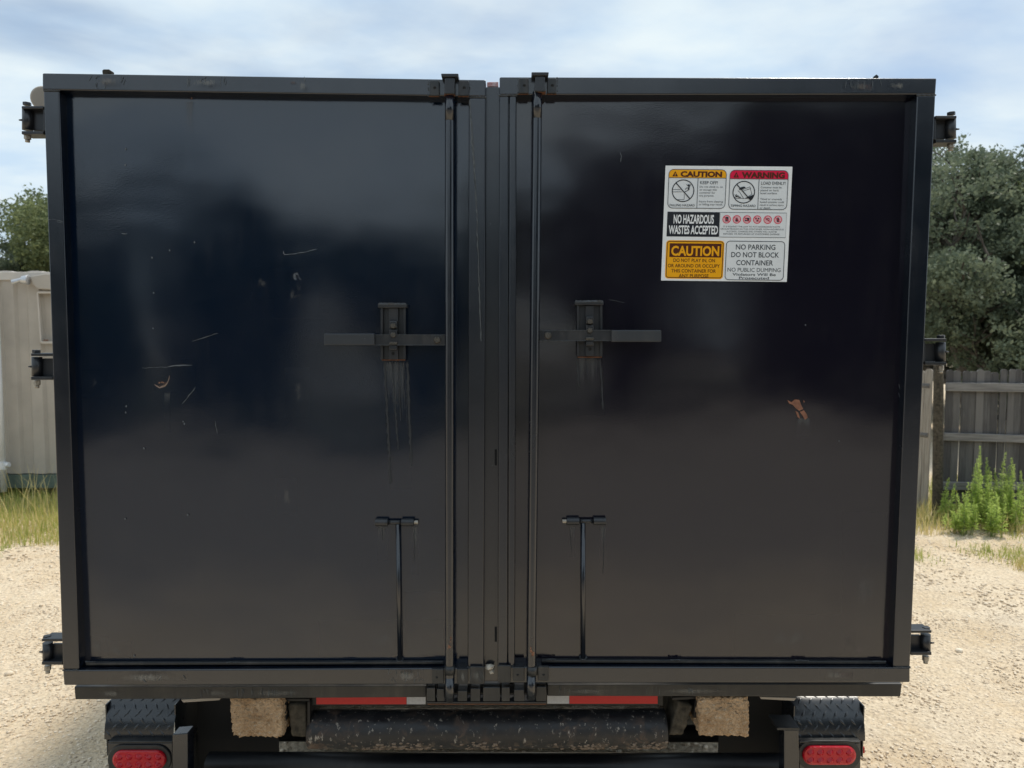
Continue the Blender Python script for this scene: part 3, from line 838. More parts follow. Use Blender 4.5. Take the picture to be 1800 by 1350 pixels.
# rub marks on the sill and rails
s = B().m('faint')
for (xa, xb, ya, yb2, cnt) in ((405, 530, 1208, 1227, 26), (345, 395, 1210, 1228, 6), (970, 1030, 1206, 1222, 6), (1110, 1160, 1206, 1222, 6), (1180, 1290, 1206, 1222, 7)):
    for _ in range(cnt):
        x = random.uniform(xa, xb); y0_ = random.uniform(ya, ya + 5)
        ribbon(s, [(x, y0_), (x + random.uniform(-.8, .8), random.uniform(y0_ + 5, yb2))], random.uniform(1.0, 3.2), 0.0530)
o = s.done('rub_mark', dump); o['kind'] = 'stuff'
s = B().m('faint')
for (xa, xb, ya, yb2, cnt) in ((682, 740, 1176, 1201, 16), (828, 848, 1176, 1200, 7), (160, 222, 132, 156, 9), (320, 400, 134, 150, 6), (200, 330, 1185, 1200, 4)):
    for _ in range(cnt):
        x = random.uniform(xa, xb); y0_ = random.uniform(ya, yb2 - 6)
        ribbon(s, [(x, y0_), (x + random.uniform(-7, 7), min(yb2, y0_ + random.uniform(4, 16)))], random.uniform(0.8, 1.8), Yf - 0.012 if xa == 828 else Yf - 0.0002)
o = s.done('rub_mark', ld); o['kind'] = 'stuff'
# the bare rust patch on the right door
s = B().m(simple('bare_rust_patch', (0.23, 0.105, 0.065), 0.9, 0, 0.3, 70))
for frag in (((1384, 703), (1391, 707), (1397, 702), (1405, 703), (1408, 711), (1412, 719), (1405, 722), (1399, 718), (1394, 712), (1387, 709)),
             ((1406, 724), (1413, 721), (1418, 728), (1420, 734), (1415, 738), (1411, 731)), ((1398, 722), (1403, 725), (1407, 737), (1402, 733)), ((1412, 703), (1415, 706), (1413, 708))):
    s.face([s.bm.verts.new(P(x, y, YP - .0003)) for x, y in frag])
s.done('rust_patch', rd)['label'] = 'bare rust-coloured patch where the paint flaked off'
s = B().m('f_streak'); s.film([(1399, 735), (1424, 735), (1424, 768), (1400, 768)], YP); s.done('dirt_streak', rd)

# ------------------------------------------------------------------ warning sticker
YS = PY - 0.003
TL_, TR_, BL_, BR_ = (1170, 291), (1393, 293), (1162, 493), (1383, 495.5)
SW, SH = 223.0, 202.0
def S(u, v, lay=0):
    a = u / SW; c_ = v / SH
    x = (TL_[0] * (1 - a) + TR_[0] * a) * (1 - c_) + (BL_[0] * (1 - a) + BR_[0] * a) * c_
    y = (TL_[1] * (1 - a) + TR_[1] * a) * (1 - c_) + (BL_[1] * (1 - a) + BR_[1] * a) * c_
    return P(x, y, YS - 0.00035 * lay)
stk = empty('warning_sticker', (0, 0, 0)); parent(stk, dump); stk.matrix_parent_inverse = Matrix.Translation(-Vector(dump.location))
stk['label'] = 'white safety sticker with yellow caution and red warning notices on the right door'
def rrect(u0, v0, u1, v1, r=0, k=5, corners=(1, 1, 1, 1)):
    pts = []
    for ci, (cx_, cy_, a0) in enumerate(((u0 + r, v0 + r, 180), (u1 - r, v0 + r, 270), (u1 - r, v1 - r, 0), (u0 + r, v1 - r, 90))):
        if r and corners[ci]:
            for i in range(k + 1):
                t = R(a0 + 90 * i / k); pts.append((cx_ + r * math.cos(t), cy_ + r * math.sin(t)))
        else:
            pts.append(((u0, v0), (u1, v0), (u1, v1), (u0, v1))[ci])
    return pts
def spoly(bld, pts, lay, material):
    bld.m(material); bld.face([bld.bm.verts.new(S(u, v, lay)) for u, v in pts])
def sring(bld, pts, w_, lay, material):
    """outline of a closed polygon"""
    bld.m(material)
    cx_ = sum(p[0] for p in pts) / len(pts); cy_ = sum(p[1] for p in pts) / len(pts)
    k = len(pts); inn = []
    for i in range(k):
        a = pts[i - 1]; c_ = pts[(i + 1) % k]
        tx, ty = c_[0] - a[0], c_[1] - a[1]; l_ = math.hypot(tx, ty) or 1
        nx_, ny_ = -ty / l_, tx / l_
        if (cx_ - pts[i][0]) * nx_ + (cy_ - pts[i][1]) * ny_ < 0: nx_, ny_ = -nx_, -ny_
        inn.append((pts[i][0] + nx_ * w_, pts[i][1] + ny_ * w_))
    va = [bld.bm.verts.new(S(*p, lay)) for p in pts]; vb = [bld.bm.verts.new(S(*p, lay)) for p in inn]
    for i in range(k):
        j = (i + 1) % k; bld.face([va[i], va[j], vb[j], vb[i]])
def sline(bld, p0, p1, w_, lay, material):
    dx_, dy_ = p1[0] - p0[0], p1[1] - p0[1]; l_ = math.hypot(dx_, dy_) or 1
    nx_, ny_ = -dy_ / l_ * w_ / 2, dx_ / l_ * w_ / 2
    spoly(bld, [(p0[0] + nx_, p0[1] + ny_), (p1[0] + nx_, p1[1] + ny_), (p1[0] - nx_, p1[1] - ny_), (p0[0] - nx_, p0[1] - ny_)], lay, material)
def scirc(cx_, cy_, r, k=28, ry_=None):
    return [(cx_ + r * math.cos(2 * PI * i / k), cy_ + (ry_ or r) * math.sin(2 * PI * i / k)) for i in range(k)]
def text(bld, string, u0, u1, vtop, vbase, lay, material, bold=0.0, mirror_center=None):
    """flat lettering: capitals fill vtop..vbase, the line fills u0..u1"""
    cu = bpy.data.curves.new('lettering', 'FONT'); cu.body = string; cu.size = 1.0; cu.offset = bold
    cu.resolution_u = 3; cu.fill_mode = 'FRONT'
    ob = bpy.data.objects.new('lettering', cu)
    COL.objects.link(ob)
    dg = bpy.context.evaluated_depsgraph_get()
    me = bpy.data.meshes.new_from_object(ob.evaluated_get(dg))
    bpy.data.objects.remove(ob); bpy.data.curves.remove(cu)
    xs_ = [v.co.x for v in me.vertices]
    mn, mxx = min(xs_), max(xs_)
    cap = 0.71
    bld.m(material)
    vs = [bld.bm.verts.new(S(u0 + (v.co.x - mn) / (mxx - mn) * (u1 - u0), vbase - v.co.y / cap * (vbase - vtop), lay)) for v in me.vertices]
    for p_ in me.polygons: bld.face([vs[i] for i in p_.vertices])
    bpy.data.meshes.remove(me)
# backing sheet
bk = B().m('s_white')
a = [S(0, 0), S(SW, 0), S(SW, SH), S(0, SH)]
bk.hexa(a, [p + Vector((0, 0.0012, 0)) for p in a]); bk.done('sticker_sheet', stk)
def notice(u0, v0, u1, v1, hv, hcol, title, tu0, tu1, du, cu_, head, lines, foot, ttcol, name):
    q = B()
    spoly(q, rrect(u0, v0, u1, v1, 9), 1, 's_grey')
    spoly(q, rrect(u0, v0, u1, hv, 9, corners=(1, 1, 0, 0)), 2, hcol)
    sring(q, rrect(u0, v0, u1, v1, 9), 1.0, 3, 's_line')
    sline(q, (u0, hv), (u1, hv), 1.0, 3, 's_line')
    sline(q, (du, hv), (du, v1), 1.0, 3, 's_line')
    text(q, title, tu0, tu1, v0 + 4.0, hv - 2.2, 3, ttcol, 0.05)
    tx = tu0 - 9.5
    spoly(q, [(tx - 5, hv - 2.3), (tx, v0 + 3.6), (tx + 5, hv - 2.3)], 3, ttcol)
    sline(q, (tx, v0 + 7.5), (tx, hv - 5.2), 1.3, 4, hcol); spoly(q, scirc(tx, hv - 3.8, 0.8, 8), 4, hcol)
    cx_, cy_, r = cu_
    sring(q, scirc(cx_, cy_, r, 40), 1.6, 3, 's_black')
    sline(q, (cx_ - r * .66, cy_ - r * .70), (cx_ + r * .66, cy_ + r * .72), 1.7, 5, 's_black')
    text(q, head, du + 4, du + 4 + (31 if len(head) < 10 else 43), 26.5, 32.0, 3, 's_text', 0.006)
    vv_ = 38.2
    for ln in lines:
        if ln:
            text(q, ln, du + 3.5, du + 3.5 + min(42, len(ln) * 2.15), vv_ - 3.3, vv_, 3, 's_text', 0.0)
        vv_ += 5.15
    text(q, foot, u0 + 4, du - 4, 67.3, 71.2, 3, 's_text', 0.01)
    return q
q = notice(6, 6, 108, 75, 21.2, 's_yellow', 'CAUTION', 27, 100, 58, (32.5, 44, 19.8), 'KEEP OFF!',
           ['Do not climb in, on', 'or occupy this', 'container for', 'any purpose.', '', 'Injury from slipping', 'or falling may result.'], 'FALLING HAZARD', 's_brown', 'caution_notice')
# pictogram: container edge and a falling figure
for a, b1 in (((14, 42), (28, 42)), ((13.5, 46), (31, 46)), ((14, 47), (14, 50)), ((35, 50), (35, 59.5)), ((23, 59.5), (35, 59.5))): sline(q, a, b1, 0.8, 3, 's_line')
for a, b1, w_ in (((36, 46), (42, 42.5), 1.1), ((36, 42), (39, 38.5), 1.0), ((39, 38.5), (42, 39.5), 1.0), ((42, 42.5), (43, 35), 2.6), ((42, 36), (38, 32.5), 1.0), ((43, 36), (46, 32.5), 1.0)): sline(q, a, b1, w_, 4, 's_black')
spoly(q, scirc(42.2, 33.6, 1.5, 10), 4, 's_black')
q.done('caution_notice', stk)
q = notice(113.5, 6.5, 217, 76, 22.2, 's_red', 'WARNING', 134.5, 210.5, 165.5, (139.5, 45.5, 19.8), 'LOAD EVENLY!',
           ['Container must be', 'placed on hard,', 'level surface.', '', 'Tilted or unevenly', 'loaded container could', 'result in serious injury', 'or death.'], 'TIPPING HAZARD', 's_brown', 'warning_notice')
spoly(q, [(131, 39), (134, 37), (139, 35.5), (143, 37), (137, 40), (132, 42)], 4, 's_black')
for a, b1 in (((137, 41), (150, 36)), ((150, 36), (151.5, 39)), ((138, 43.5), (151.5, 39)), ((151, 39.5), (154, 49)), ((147, 53.5), (154, 49)), ((132, 45), (140, 57)), ((129, 43), (132, 45)), ((123, 56.5), (146, 56.5))): sline(q, a, b1, 0.8, 3, 's_line')
spoly(q, [(142, 56), (158.5, 49), (157, 54), (154.5, 58.5), (150, 57)], 4, 's_black')
for a, b1 in (((124, 50), (128, 54)), ((127, 49), (126, 55)), ((124, 54.5), (130, 51)), ((129, 52), (135, 55)), ((126, 53), (134, 55.5))): sline(q, a, b1, 0.9, 4, 's_black')
q.done('warning_notice', stk)
q = B()
spoly(q, rrect(6.5, 81, 99, 124.5), 1, 's_black')
text(q, 'NO HAZARDOUS', 18, 89, 86, 101, 2, 's_white', 0.03)
text(q, 'WASTES ACCEPTED', 10, 97, 105, 119.5, 2, 's_white', 0.03)
q.done('hazard_notice', stk)
q = B()
spoly(q, rrect(99.5, 81, 217, 125), 1, 's_grey')
sring(q, rrect(99.5, 81, 217, 125), 0.8, 2, 's_line')
for i, cx_ in enumerate((111.5, 129.5, 147.5, 165.5, 184, 202)):
    cy_ = 93.3
    spoly(q, scirc(cx_, cy_, 6.8, 24), 2, 's_pink')
    sring(q, scirc(cx_, cy_, 7.3, 26), 1.1, 3, 's_red')
    k_ = 's_text'
    if i == 0:
        spoly(q, scirc(cx_ + .5, cy_ - 3, 2.8, 12, 1.4), 3, k_); spoly(q, rrect(cx_ - 2.3, cy_ - 3, cx_ + 3.2, cy_ + 3.8), 3, 's_line')
    elif i == 1:
        spoly(q, [(cx_, cy_ - 4), (cx_ + 2.8, cy_ + 1.4), (cx_ + 2, cy_ + 3.8), (cx_ - 2, cy_ + 3.8), (cx_ - 2.8, cy_ + 1.4)], 3, k_)
    elif i == 2:
        spoly(q, rrect(cx_ - 4, cy_ - 2.8, cx_ + 4.2, cy_ + 3), 3, k_); spoly(q, rrect(cx_ - 3, cy_ - 1.5, cx_ - .4, cy_ + 1), 4, 's_pink')
    elif i == 3:
        for t in (90, 210, 330): spoly(q, scirc(cx_ + 2.6 * math.cos(R(t)), cy_ - 0.4 + 2.6 * math.sin(R(t)), 1.5, 9), 3, k_)
    elif i == 4:
        sline(q, (cx_ - 3.5, cy_ - 2), (cx_ + 3, cy_ + 2.4), 1.9, 3, 's_line'); sline(q, (cx_ - 1, cy_ - 2.6), (cx_ + 3.4, cy_ - 1), 1.2, 3, 's_line')
    else:
        spoly(q, [(cx_ - 2.4, cy_ - 1), (cx_, cy_ - 4.6), (cx_ + 2.6, cy_ - 1), (cx_ + 2, cy_ + 4), (cx_ - 1.6, cy_ + 4)], 3, k_)
    sline(q, (cx_ - 5, cy_ - 4.2), (cx_ + 5, cy_ + 4.2), 0.9, 5, 's_red')
for (t, a, b1, vv_) in (('IT IS AGAINST THE LAW TO PUT HAZARDOUS WASTE', 106, 206, 107.3), ('OR ELECTRONICS IN THIS CONTAINER. NON-HAZARDOUS', 101.5, 213, 111.6),
                      ('ALCOHOL, CHARGES AND OTHERS WILL ALSO BE', 112, 201, 115.9), ('REFUSED OR RETURNED AT CUSTOMERS EXPENSE', 107, 206, 120.2)):
    text(q, t, a, b1, vv_ - 2.7, vv_, 2, 's_text')
q.done('prohibition_notice', stk)
q = B()
spoly(q, rrect(6.5, 131, 109.5, 198.5, 6), 1, 's_yellow')
sring(q, rrect(8, 132.5, 108, 197, 5), 1.2, 2, 's_brown')
spoly(q, rrect(13, 136.5, 104.5, 160.5), 2, 's_brown')
text(q, 'CAUTION', 16, 101, 141, 157.5, 3, 's_yellow', 0.035)
for (t, a, b1, vv_) in (('DO NOT PLAY IN, ON', 20.5, 94, 169), ('OR AROUND OR OCCUPY', 11, 103, 178.5), ('THIS CONTAINER FOR', 17.5, 96.5, 187.5), ('ANY PURPOSE', 31, 84, 197 - .8)):
    text(q, t, a, b1, vv_ - 6, vv_, 2, 's_brown', 0.010)
q.done('container_caution_notice', stk)
q = B()
spoly(q, rrect(112.5, 131, 217, 200, 7), 1, 's_grey')
sring(q, rrect(112.5, 131, 217, 200, 7), 1.2, 2, 's_line')
for (t, a, b1, vt, vb_) in (('NO PARKING', 130, 200, 137, 146), ('DO NOT BLOCK', 122.5, 207, 150.5, 159.5), ('CONTAINER', 132, 197, 164.5, 173.5), ('NO PUBLIC DUMPING', 117, 211, 178, 185), ('Violators Will Be', 126, 203, 187.3, 192), ('Prosecuted', 138, 191, 193.6, 198)):
    text(q, t, a, b1, vt, vb_, 2, 's_text', 0.0 if t.startswith('NO PU') else 0.012)
q.done('parking_notice', stk)

# ------------------------------------------------------------------ trailer
trl = empty('trailer', (0, 1.8, 0),
            'black tandem-axle trailer under the dumpster with tread-plate fenders and red tail lights', 'trailer')
# rear cross bar with reflective tape
B().m('chassis').rect(546, 1206, 1166, 1241, 0.135, 0.06).done('rear_crossbar', trl, 0.003)
B().m('redtape').rect(556, 1222, 714.5, 1238, 0.132, 0.0025).done('reflective_tape', trl)['label'] = 'left red strip'
B().m('whitetape').rect(715, 1222, 748, 1238, 0.132, 0.0025).done('reflective_tape', trl)['label'] = 'left white strip'
B().m('whitetape').rect(962, 1220, 1000.5, 1237, 0.132, 0.0025).done('reflective_tape', trl)['label'] = 'right white strip'
B().m('redtape').rect(1001, 1220, 1156, 1237, 0.132, 0.0025).done('reflective_tape', trl)['label'] = 'right red strip'
# large scuffed pipe roller
pc0 = P(546.5, 1281, 0.16); pc1 = P(1168, 1279, 0.16)
bld = B().m('roller')
KR = 40
nseg = 60
rings = []
for i in range(nseg + 1):
    t = i / nseg
    c0 = pc0.lerp(pc1, t)
    row = []
    for k in range(KR):
        a = 2 * PI * k / KR
        rr = 0.0575 + 0.0012 * mnoise.noise(Vector((c0.x * 9, math.cos(a) * 2, math.sin(a) * 2)))
        row.append(bld.bm.verts.new((c0.x, c0.y + rr * math.cos(a), c0.z + rr * math.sin(a))))
    rings.append(row)
for i in range(nseg):
    for k in range(KR):
        k2 = (k + 1) % KR
        f = bld.face([rings[i][k], rings[i][k2], rings[i + 1][k2], rings[i + 1][k]]); f.smooth = True
bld.face(rings[0]); bld.face(list(reversed(rings[-1])))
bld.done('roller', trl)
# lumps of mud clinging to the roller
V = []; Fc = []; off = 0
for _ in range(330):
    cl = random.choice((0.18, 0.24, 0.30, 0.5, 0.78, 0.80, 0.93, 0.96, random.random()))
    t = min(0.995, max(0.005, random.gauss(cl, 0.03))); c0 = pc0.lerp(pc1, t)
    a = R(random.uniform(195, 262)); sz = random.uniform(.0015, .006)
    q_ = iv * rng.uniform(.7, 1.2, (len(iv), 1)) * sz * np.array([1.5, 1, .9])
    V.append(q_ + np.array([c0.x, c0.y + 0.0575 * math.cos(a), c0.z + 0.0575 * math.sin(a)])); Fc.append(jf + off); off += len(iv)
o = np_mesh('mud_clods', np.concatenate(V), np.concatenate(Fc), simple('clinging_mud', (0.21, 0.16, 0.12), 0.95, 0, 0.4, 90), trl, nv=3); o['kind'] = 'stuff'
# lower cross tube
a = P(320, 1345, 0.34); b1 = P(1385, 1345, 0.34)
B().m('chassis').cyl((-0.96, a.y, a.z), (0.98, a.y, a.z), 0.042, k=28).done('lower_crosstube', trl)
B().m('chassis').box((-0.97, 0.50, 0.42), (0.99, 0.56, 0.50)).done('rear_crossmember', trl, 0.004)
# main rails and decking of the frame
for sx in (-1.0, 0.93):
    B().m('chassis').box((sx, 0.95, 0.52), (sx + 0.07, 4.6, 0.96)).done('frame_rail', trl, 0.004)
for yy in (3.0, 3.6, 4.2):
    B().m('chassis').box((-0.93, yy, 0.55), (0.93, yy + 0.06, 0.70)).done('crossmember', trl, 0.004)
B().m('chassis').box((-0.07, 4.3, 0.5), (0.07, 6.0, 0.62)).done('tongue', trl, 0.006)
for a_, b_ in ((-1.06, -0.775), (0.80, 1.08)):
    B().m('dark').box((a_, 0.50, 0.20), (b_, 0.51, 1.0)).done('shade_plate', trl)  # dark plates added in place of the shade under the body
# uprights beside the lights
B().m('frame').slab([(303, 1291), (330, 1289), (330, 1420), (303, 1420)], 0.24, 0.05).done('upright', trl, 0.003)
B().m('frame').slab([(1378, 1283), (1404, 1283), (1406, 1420), (1378, 1420)], 0.24, 0.05).done('upright', trl, 0.003)
tpp = B().m('worn'); a0 = [P(1378, 1282.5, 0.235), P(1404, 1282.5, 0.235)]
z_ = a0[0].z
tpp.box((a0[0].x - 0.022, 0.235, z_ - 0.002), (a0[1].x + 0.002, 0.32, z_ + 0.006)); tpp.done('upright_cap', trl, 0.001)
# fenders, light boxes, lamps
def fender(px0, px1, side):
    xa = P(px0, 1330, 0.36).x; xb = P(px1, 1330, 0.36).x
    prof = []
    ztop, zend = 0.80, 0.668
    y_r = 0.365
    rad_ = ztop - zend
    for i in range(13):
        t = R(180 - 90 * i / 12)
        prof.append((y_r + 0.11 + 0.11 * math.cos(t), zend + rad_ * math.sin(t)))
    prof += [(0.9, ztop + .002), (2.4, ztop + .002)]
    for i in range(1, 9):
        t = R(90 - 90 * i / 8)
        prof.append((2.4 + 0.25 * math.cos(t), ztop - 0.25 + 0.252 * math.sin(t)))
    prof += [(2.65, 0.40)]
    th = 0.005
    bld = B().m('tread')
    for (ya, za_), (yb2, zb2) in zip(prof[:-1], prof[1:]):
        dy_, dz_ = yb2 - ya, zb2 - za_; l_ = math.hypot(dy_, dz_); ny, nz_ = -dz_ / l_ * 0, 0
        vs = [bld.bm.verts.new(p) for p in ((xa, ya, za_), (xb, ya, za_), (xb, yb2, zb2), (xa, yb2, zb2))]
        f = bld.face(vs)
        if f: f.smooth = True
    bmesh.ops.remove_doubles(bld.bm, verts=bld.bm.verts[:], dist=1e-5)
    # outer skirt
    xo = xa if side < 0 else xb
    bld.box((xo - 0.004 if side < 0 else xo, 0.385, 0.60), (xo if side < 0 else xo + 0.004, 2.62, ztop - 0.02))
    xi = xb if side < 0 else xa
    bld.box((xi - 0.004 if side < 0 else xi, 0.385, 0.40), (xi if side < 0 else xi + 0.004, 2.62, ztop - 0.02))
    fo = bld.done('fender', trl)
    # raised tread lugs following the curve
    S_ = [0]
    for (ya, za_), (yb2, zb2) in zip(prof[:-1], prof[1:]): S_.append(S_[-1] + math.hypot(yb2 - ya, zb2 - za_))
    def at(s_):
        for i in range(len(S_) - 1):
            if s_ <= S_[i + 1]:
                t = (s_ - S_[i]) / (S_[i + 1] - S_[i]); (ya, za_), (yb2, zb2) = prof[i], prof[i + 1]
                l_ = S_[i + 1] - S_[i]
                return Vector((0, ya + (yb2 - ya) * t, za_ + (zb2 - za_) * t)), Vector((0, (yb2 - ya) / l_, (zb2 - za_) / l_))
    V = []; Fc = []; off = 0
    pitch = 0.037
    r_ = 0
    s_ = 0.018
    while s_ < 1.4:
        k_ = 0
        xx = xa + 0.014 + (pitch / 2 if r_ % 2 else 0)
        while xx < xb - 0.012:
            p, tdir = at(s_)
            nn = Vector((1, 0, 0)).cross(tdir); nn = nn if nn.z > 0 or nn.y < 0 else -nn
            if nn.y > 0.3: nn = -nn
            ang = R(52 if (r_ % 2) else -52)
            d1 = Vector((1, 0, 0)) * math.cos(ang) + tdir * math.sin(ang); d2 = Vector((1, 0, 0)) * -math.sin(ang) + tdir * math.cos(ang)
            c0 = Vector((xx, p.y, p.z))
            pts = [c0 + d1 * 0.0165, c0 + d2 * 0.0045, c0 - d1 * 0.0165, c0 - d2 * 0.0045, c0 + nn * 0.0036 + d1 * .007, c0 + nn * 0.0036 - d1 * .007]
            V += [q_[:] for q_ in pts]
            Fc += [[off, off + 1, off + 4], [off + 1, off + 5, off + 4], [off + 1, off + 2, off + 5], [off + 2, off + 3, off + 5], [off + 3, off + 4, off + 5], [off + 3, off, off + 4]]
            off += 6
            xx += pitch
        s_ += 0.0225; r_ += 1
    o = np_mesh('tread_lugs', V, Fc, M['tread'], trl, nv=3); o['kind'] = 'stuff'
    return xa, xb
fl = fender(183, 305, -1); fr = fender(1398, 1521, 1)
def lightbox(px0, px1, cx_, cy_, topw):
    bx = B().m('frame'); bx.slab([(px0, 1306), (px1, 1306), (px1, 1400), (px0, 1400)], 0.345, 0.03); bx.done('light_box', trl, 0.003)
    B().m('worn').slab([(px0, 1303), (px1, 1303), (px1, 1306.5), (px0, 1306.5)], 0.338, 0.04).done('light_box_lip', trl, 0.002)
    def stad(w_, h_, k=12):
        pts = []
        rr = h_ / 2
        for sgn, base in ((1, -90), (-1, 90)):
            for i in range(k + 1):
                t = R(base + 180 * i / k); pts.append((sgn * (w_ / 2 - rr) + rr * math.cos(t), rr * math.sin(t)))
        return pts
    bez = B().m('bezel')
    for w_, h_, Y, dep in ((112, 52, 0.338, 0.008),):
        a = [P(cx_ + x, cy_ + y, Y) for x, y in stad(w_, h_)]
        bez.hexa(a, [p + Vector((0, dep, 0)) for p in a])
    bez.done('lamp_bezel', trl, 0.003, 3)
    ln = B().m('lens')
    a = [P(cx_ + x, cy_ + y, 0.328) for x, y in stad(88, 28)]; a2 = [P(cx_ + x, cy_ + y, 0.332) for x, y in stad(94, 33)]
    ln.hexa(a, a2); ln.hexa(a2, [p + Vector((0, .008, 0)) for p in a2])
    for i in range(5):
        for j in (0, 1):
            ln.cyl(P(cx_ - 34 + i * 17, cy_ - 7 + j * 14, 0.3255), P(cx_ - 34 + i * 17, cy_ - 7 + j * 14, 0.329), 0.008, 0.0125, k=14)
    ln.done('tail_light', trl)
    return
lightbox(190, 303, 244.5, 1336, 0)
lightbox(1405, 1513, 1458, 1328, 0)
B().m('redtape').rect(1516, 1314, 1520, 1324, 0.40, 0.01).done('side_marker', trl)
# wheels
def wheel(x, y):
    t = empty('wheel', (x, y, 0.34)); parent(t, trl)
    t.location = (x, y, 0.34); t.matrix_parent_inverse = Matrix.Translation(-Vector(trl.location))
    bm2 = B().m('rubber')
    prof = [(-.10, .20), (-.105, .24), (-.105, .30), (-.09, .328), (-.05, .335), (.05, .335), (.09, .328), (.105, .30), (.105, .24), (.10, .20)]
    k = 40; rr = []
    for i in range(k):
        a = 2 * PI * i / k
        rr.append([bm2.bm.verts.new((x + px_, y + r_ * math.cos(a), 0.34 + r_ * math.sin(a))) for px_, r_ in prof])
    for i in range(k):
        j = (i + 1) % k
        for q_ in range(len(prof) - 1):
            f = bm2.face([rr[i][q_], rr[i][q_ + 1], rr[j][q_ + 1], rr[j][q_]]); f.smooth = True
    o = bm2.done('tyre', None); o.parent = t; o.matrix_parent_inverse = Matrix.Translation(-Vector((x, y, 0.34)))
    rm = B().m('rim'); rm.cyl((x - .09, y, .34), (x + .09, y, .34), 0.20, k=32); rm.cyl((x - .11, y, .34), (x + .11, y, .34), 0.05, k=20)
    o = rm.done('rim', None, 0.004); o.parent = t; o.matrix_parent_inverse = Matrix.Translation(-Vector((x, y, 0.34)))
for x in (-1.13, 1.13):
    for y in (1.02, 1.88): wheel(x, y)
for y in (1.02, 1.88): B().m('chassis').cyl((-1.02, y, 0.34), (1.02, y, 0.34), 0.035, k=18).done('axle', trl)

# tan blocks caked with mud, and the dirty wooden wedges beside them
def rough_block(name, q, Y, dep, material, amp, sc_, label, cat, n_=26, group=None, smooth=True):
    a = [P(x, y, Y) for x, y in q]
    bm2 = bmesh.new()
    bmesh.ops.create_cube(bm2, size=1.0)
    bmesh.ops.subdivide_edges(bm2, edges=bm2.edges[:], cuts=n_, use_grid_fill=True)
    for v in bm2.verts:
        u = v.co.x + 0.5; w_ = 0.5 - v.co.z; t = v.co.y + 0.5
        p = (a[0] * (1 - u) + a[1] * u) * (1 - w_) + (a[3] * (1 - u) + a[2] * u) * w_
        p = p + Vector((0, dep * t, 0))
        nrm = Vector((v.co.x, v.co.y, v.co.z)); nrm.normalize()
        # pull in the corners, then roughen
        e = sum(1 for c_ in v.co if abs(abs(c_) - 0.5) < 1e-4)
        h_ = mnoise.fractal(p * sc_ * 2.5, 0.75, 2.0, 5)
        v.co = p + nrm * (h_ * amp) - nrm * (0.002 * (e - 1) if e > 1 else 0)
    me = bpy.data.meshes.new(name); bm2.to_mesh(me); bm2.free()
    me.materials.append(M[material])
    if smooth:
        for p_ in me.polygons: p_.use_smooth = True
    o = bpy.data.objects.new(name, me); COL.objects.link(o)
    return tag(o, label, cat, group)
rough_block('mud_block', [(403, 1226), (496, 1226), (496, 1297), (409, 1294)], 0.085, 0.22, 'mudblock', 0.007, 52,
            'rough tan mud-caked block under the left half of the dumpster, beside the upright wedge', 'block', group='tan blocks under the dumpster')
rough_block('mud_block', [(1228, 1225), (1316, 1225), (1317, 1296), (1228, 1292)], 0.085, 0.22, 'mudblock', 0.007, 50,
            'rough tan mud-caked block under the right half of the dumpster, with crumbling lower edge', 'block', group='tan blocks under the dumpster')
rough_block('wooden_wedge', [(505, 1237), (538, 1237), (540, 1296), (512, 1296)], 0.13, 0.16, 'oldwood', 0.003, 30,
            'dirty dark upright wedge between the left tan block and the scuffed roller pipe', 'wedge', 12)
rough_block('wooden_wedge', [(1192, 1232), (1218, 1240), (1201, 1293), (1175, 1293)], 0.13, 0.16, 'oldwood', 0.0025, 30,
            'weathered grey-brown wedge leaning between the roller pipe and the right tan block', 'wedge', 12)
# small steel angles that frame the wedges
for q in ([(497, 1228), (544, 1228), (544, 1233), (497, 1233)], [(498, 1233), (503, 1233), (503, 1268), (498, 1266)], [(1182, 1226), (1228, 1224), (1228, 1229), (1182, 1231)], [(1222, 1230), (1227, 1230), (1224, 1262), (1219, 1262)],
          [(540, 1233), (545, 1233), (545, 1290), (540, 1290)]):
    B().m('chassis').slab(q, 0.118, 0.09).done('wedge_guide', dump, 0.0015)
for q in ([(318, 1230), (388, 1226), (386, 1231), (322, 1235)], [(1335, 1225), (1400, 1227), (1396, 1232), (1338, 1229)]):
    B().m('beige').slab(q, 0.15, 0.10).done('packing_strip', dump, 0.001)

# ------------------------------------------------------------------ shipping container, left
YC = 7.15
cont = empty('shipping_container', (-3.0, YC + 1.2, 0.27), 'beige corrugated storage container behind the left edge of the dumpster', 'container')
ctl = P(3, 478, YC); cbl = P(12, 833, YC)
cz0, cz1 = cbl.z, ctl.z
cx0 = ctl.x - 1.9; cxr = cx0 + 6.05
# corrugated wall
bld = B().m('beige')
xx = cx0 + 0.06
pts = []
pat = [(0.0, 0), (0.13, 0), (0.165, 0.032), (0.27, 0.032)]
while xx < cxr - 0.06:
    for a, d_ in pat:
        pts.append((min(xx + a, cxr - 0.06), YC + 0.012 + d_))
    xx += 0.305
Vt = [bld.bm.verts.new((x, y, cz1 - 0.09)) for x, y in pts]; Vb = [bld.bm.verts.new((x, y, cz0)) for x, y in pts]
for i in range(len(pts) - 1): bld.face([Vt[i], Vt[i + 1], Vb[i + 1], Vb[i]])
bld.done('corrugated_wall', cont)
B().m('beige_light').box((cx0, YC - 0.02, cz1 - 0.10), (cxr, YC + 0.06, cz1)).done('top_rail', cont, 0.008)
for x in (cx0, cxr - 0.09): B().m('beige_light').box((x, YC - 0.015, cz0), (x + 0.09, YC + 0.08, cz1 - 0.102)).done('corner_post', cont, 0.006)
B().m('beige').box((cx0 + 0.01, YC + 0.07, cz0), (cxr - 0.01, YC + 2.43, cz1 - 0.01)).done('shell', cont, 0.004)
B().m('greenrail').box((cx0 + 0.02, YC, cz0 - 0.175), (cxr, YC + 0.1, cz0 - 0.012)).done('bottom_rail', cont, 0.004)
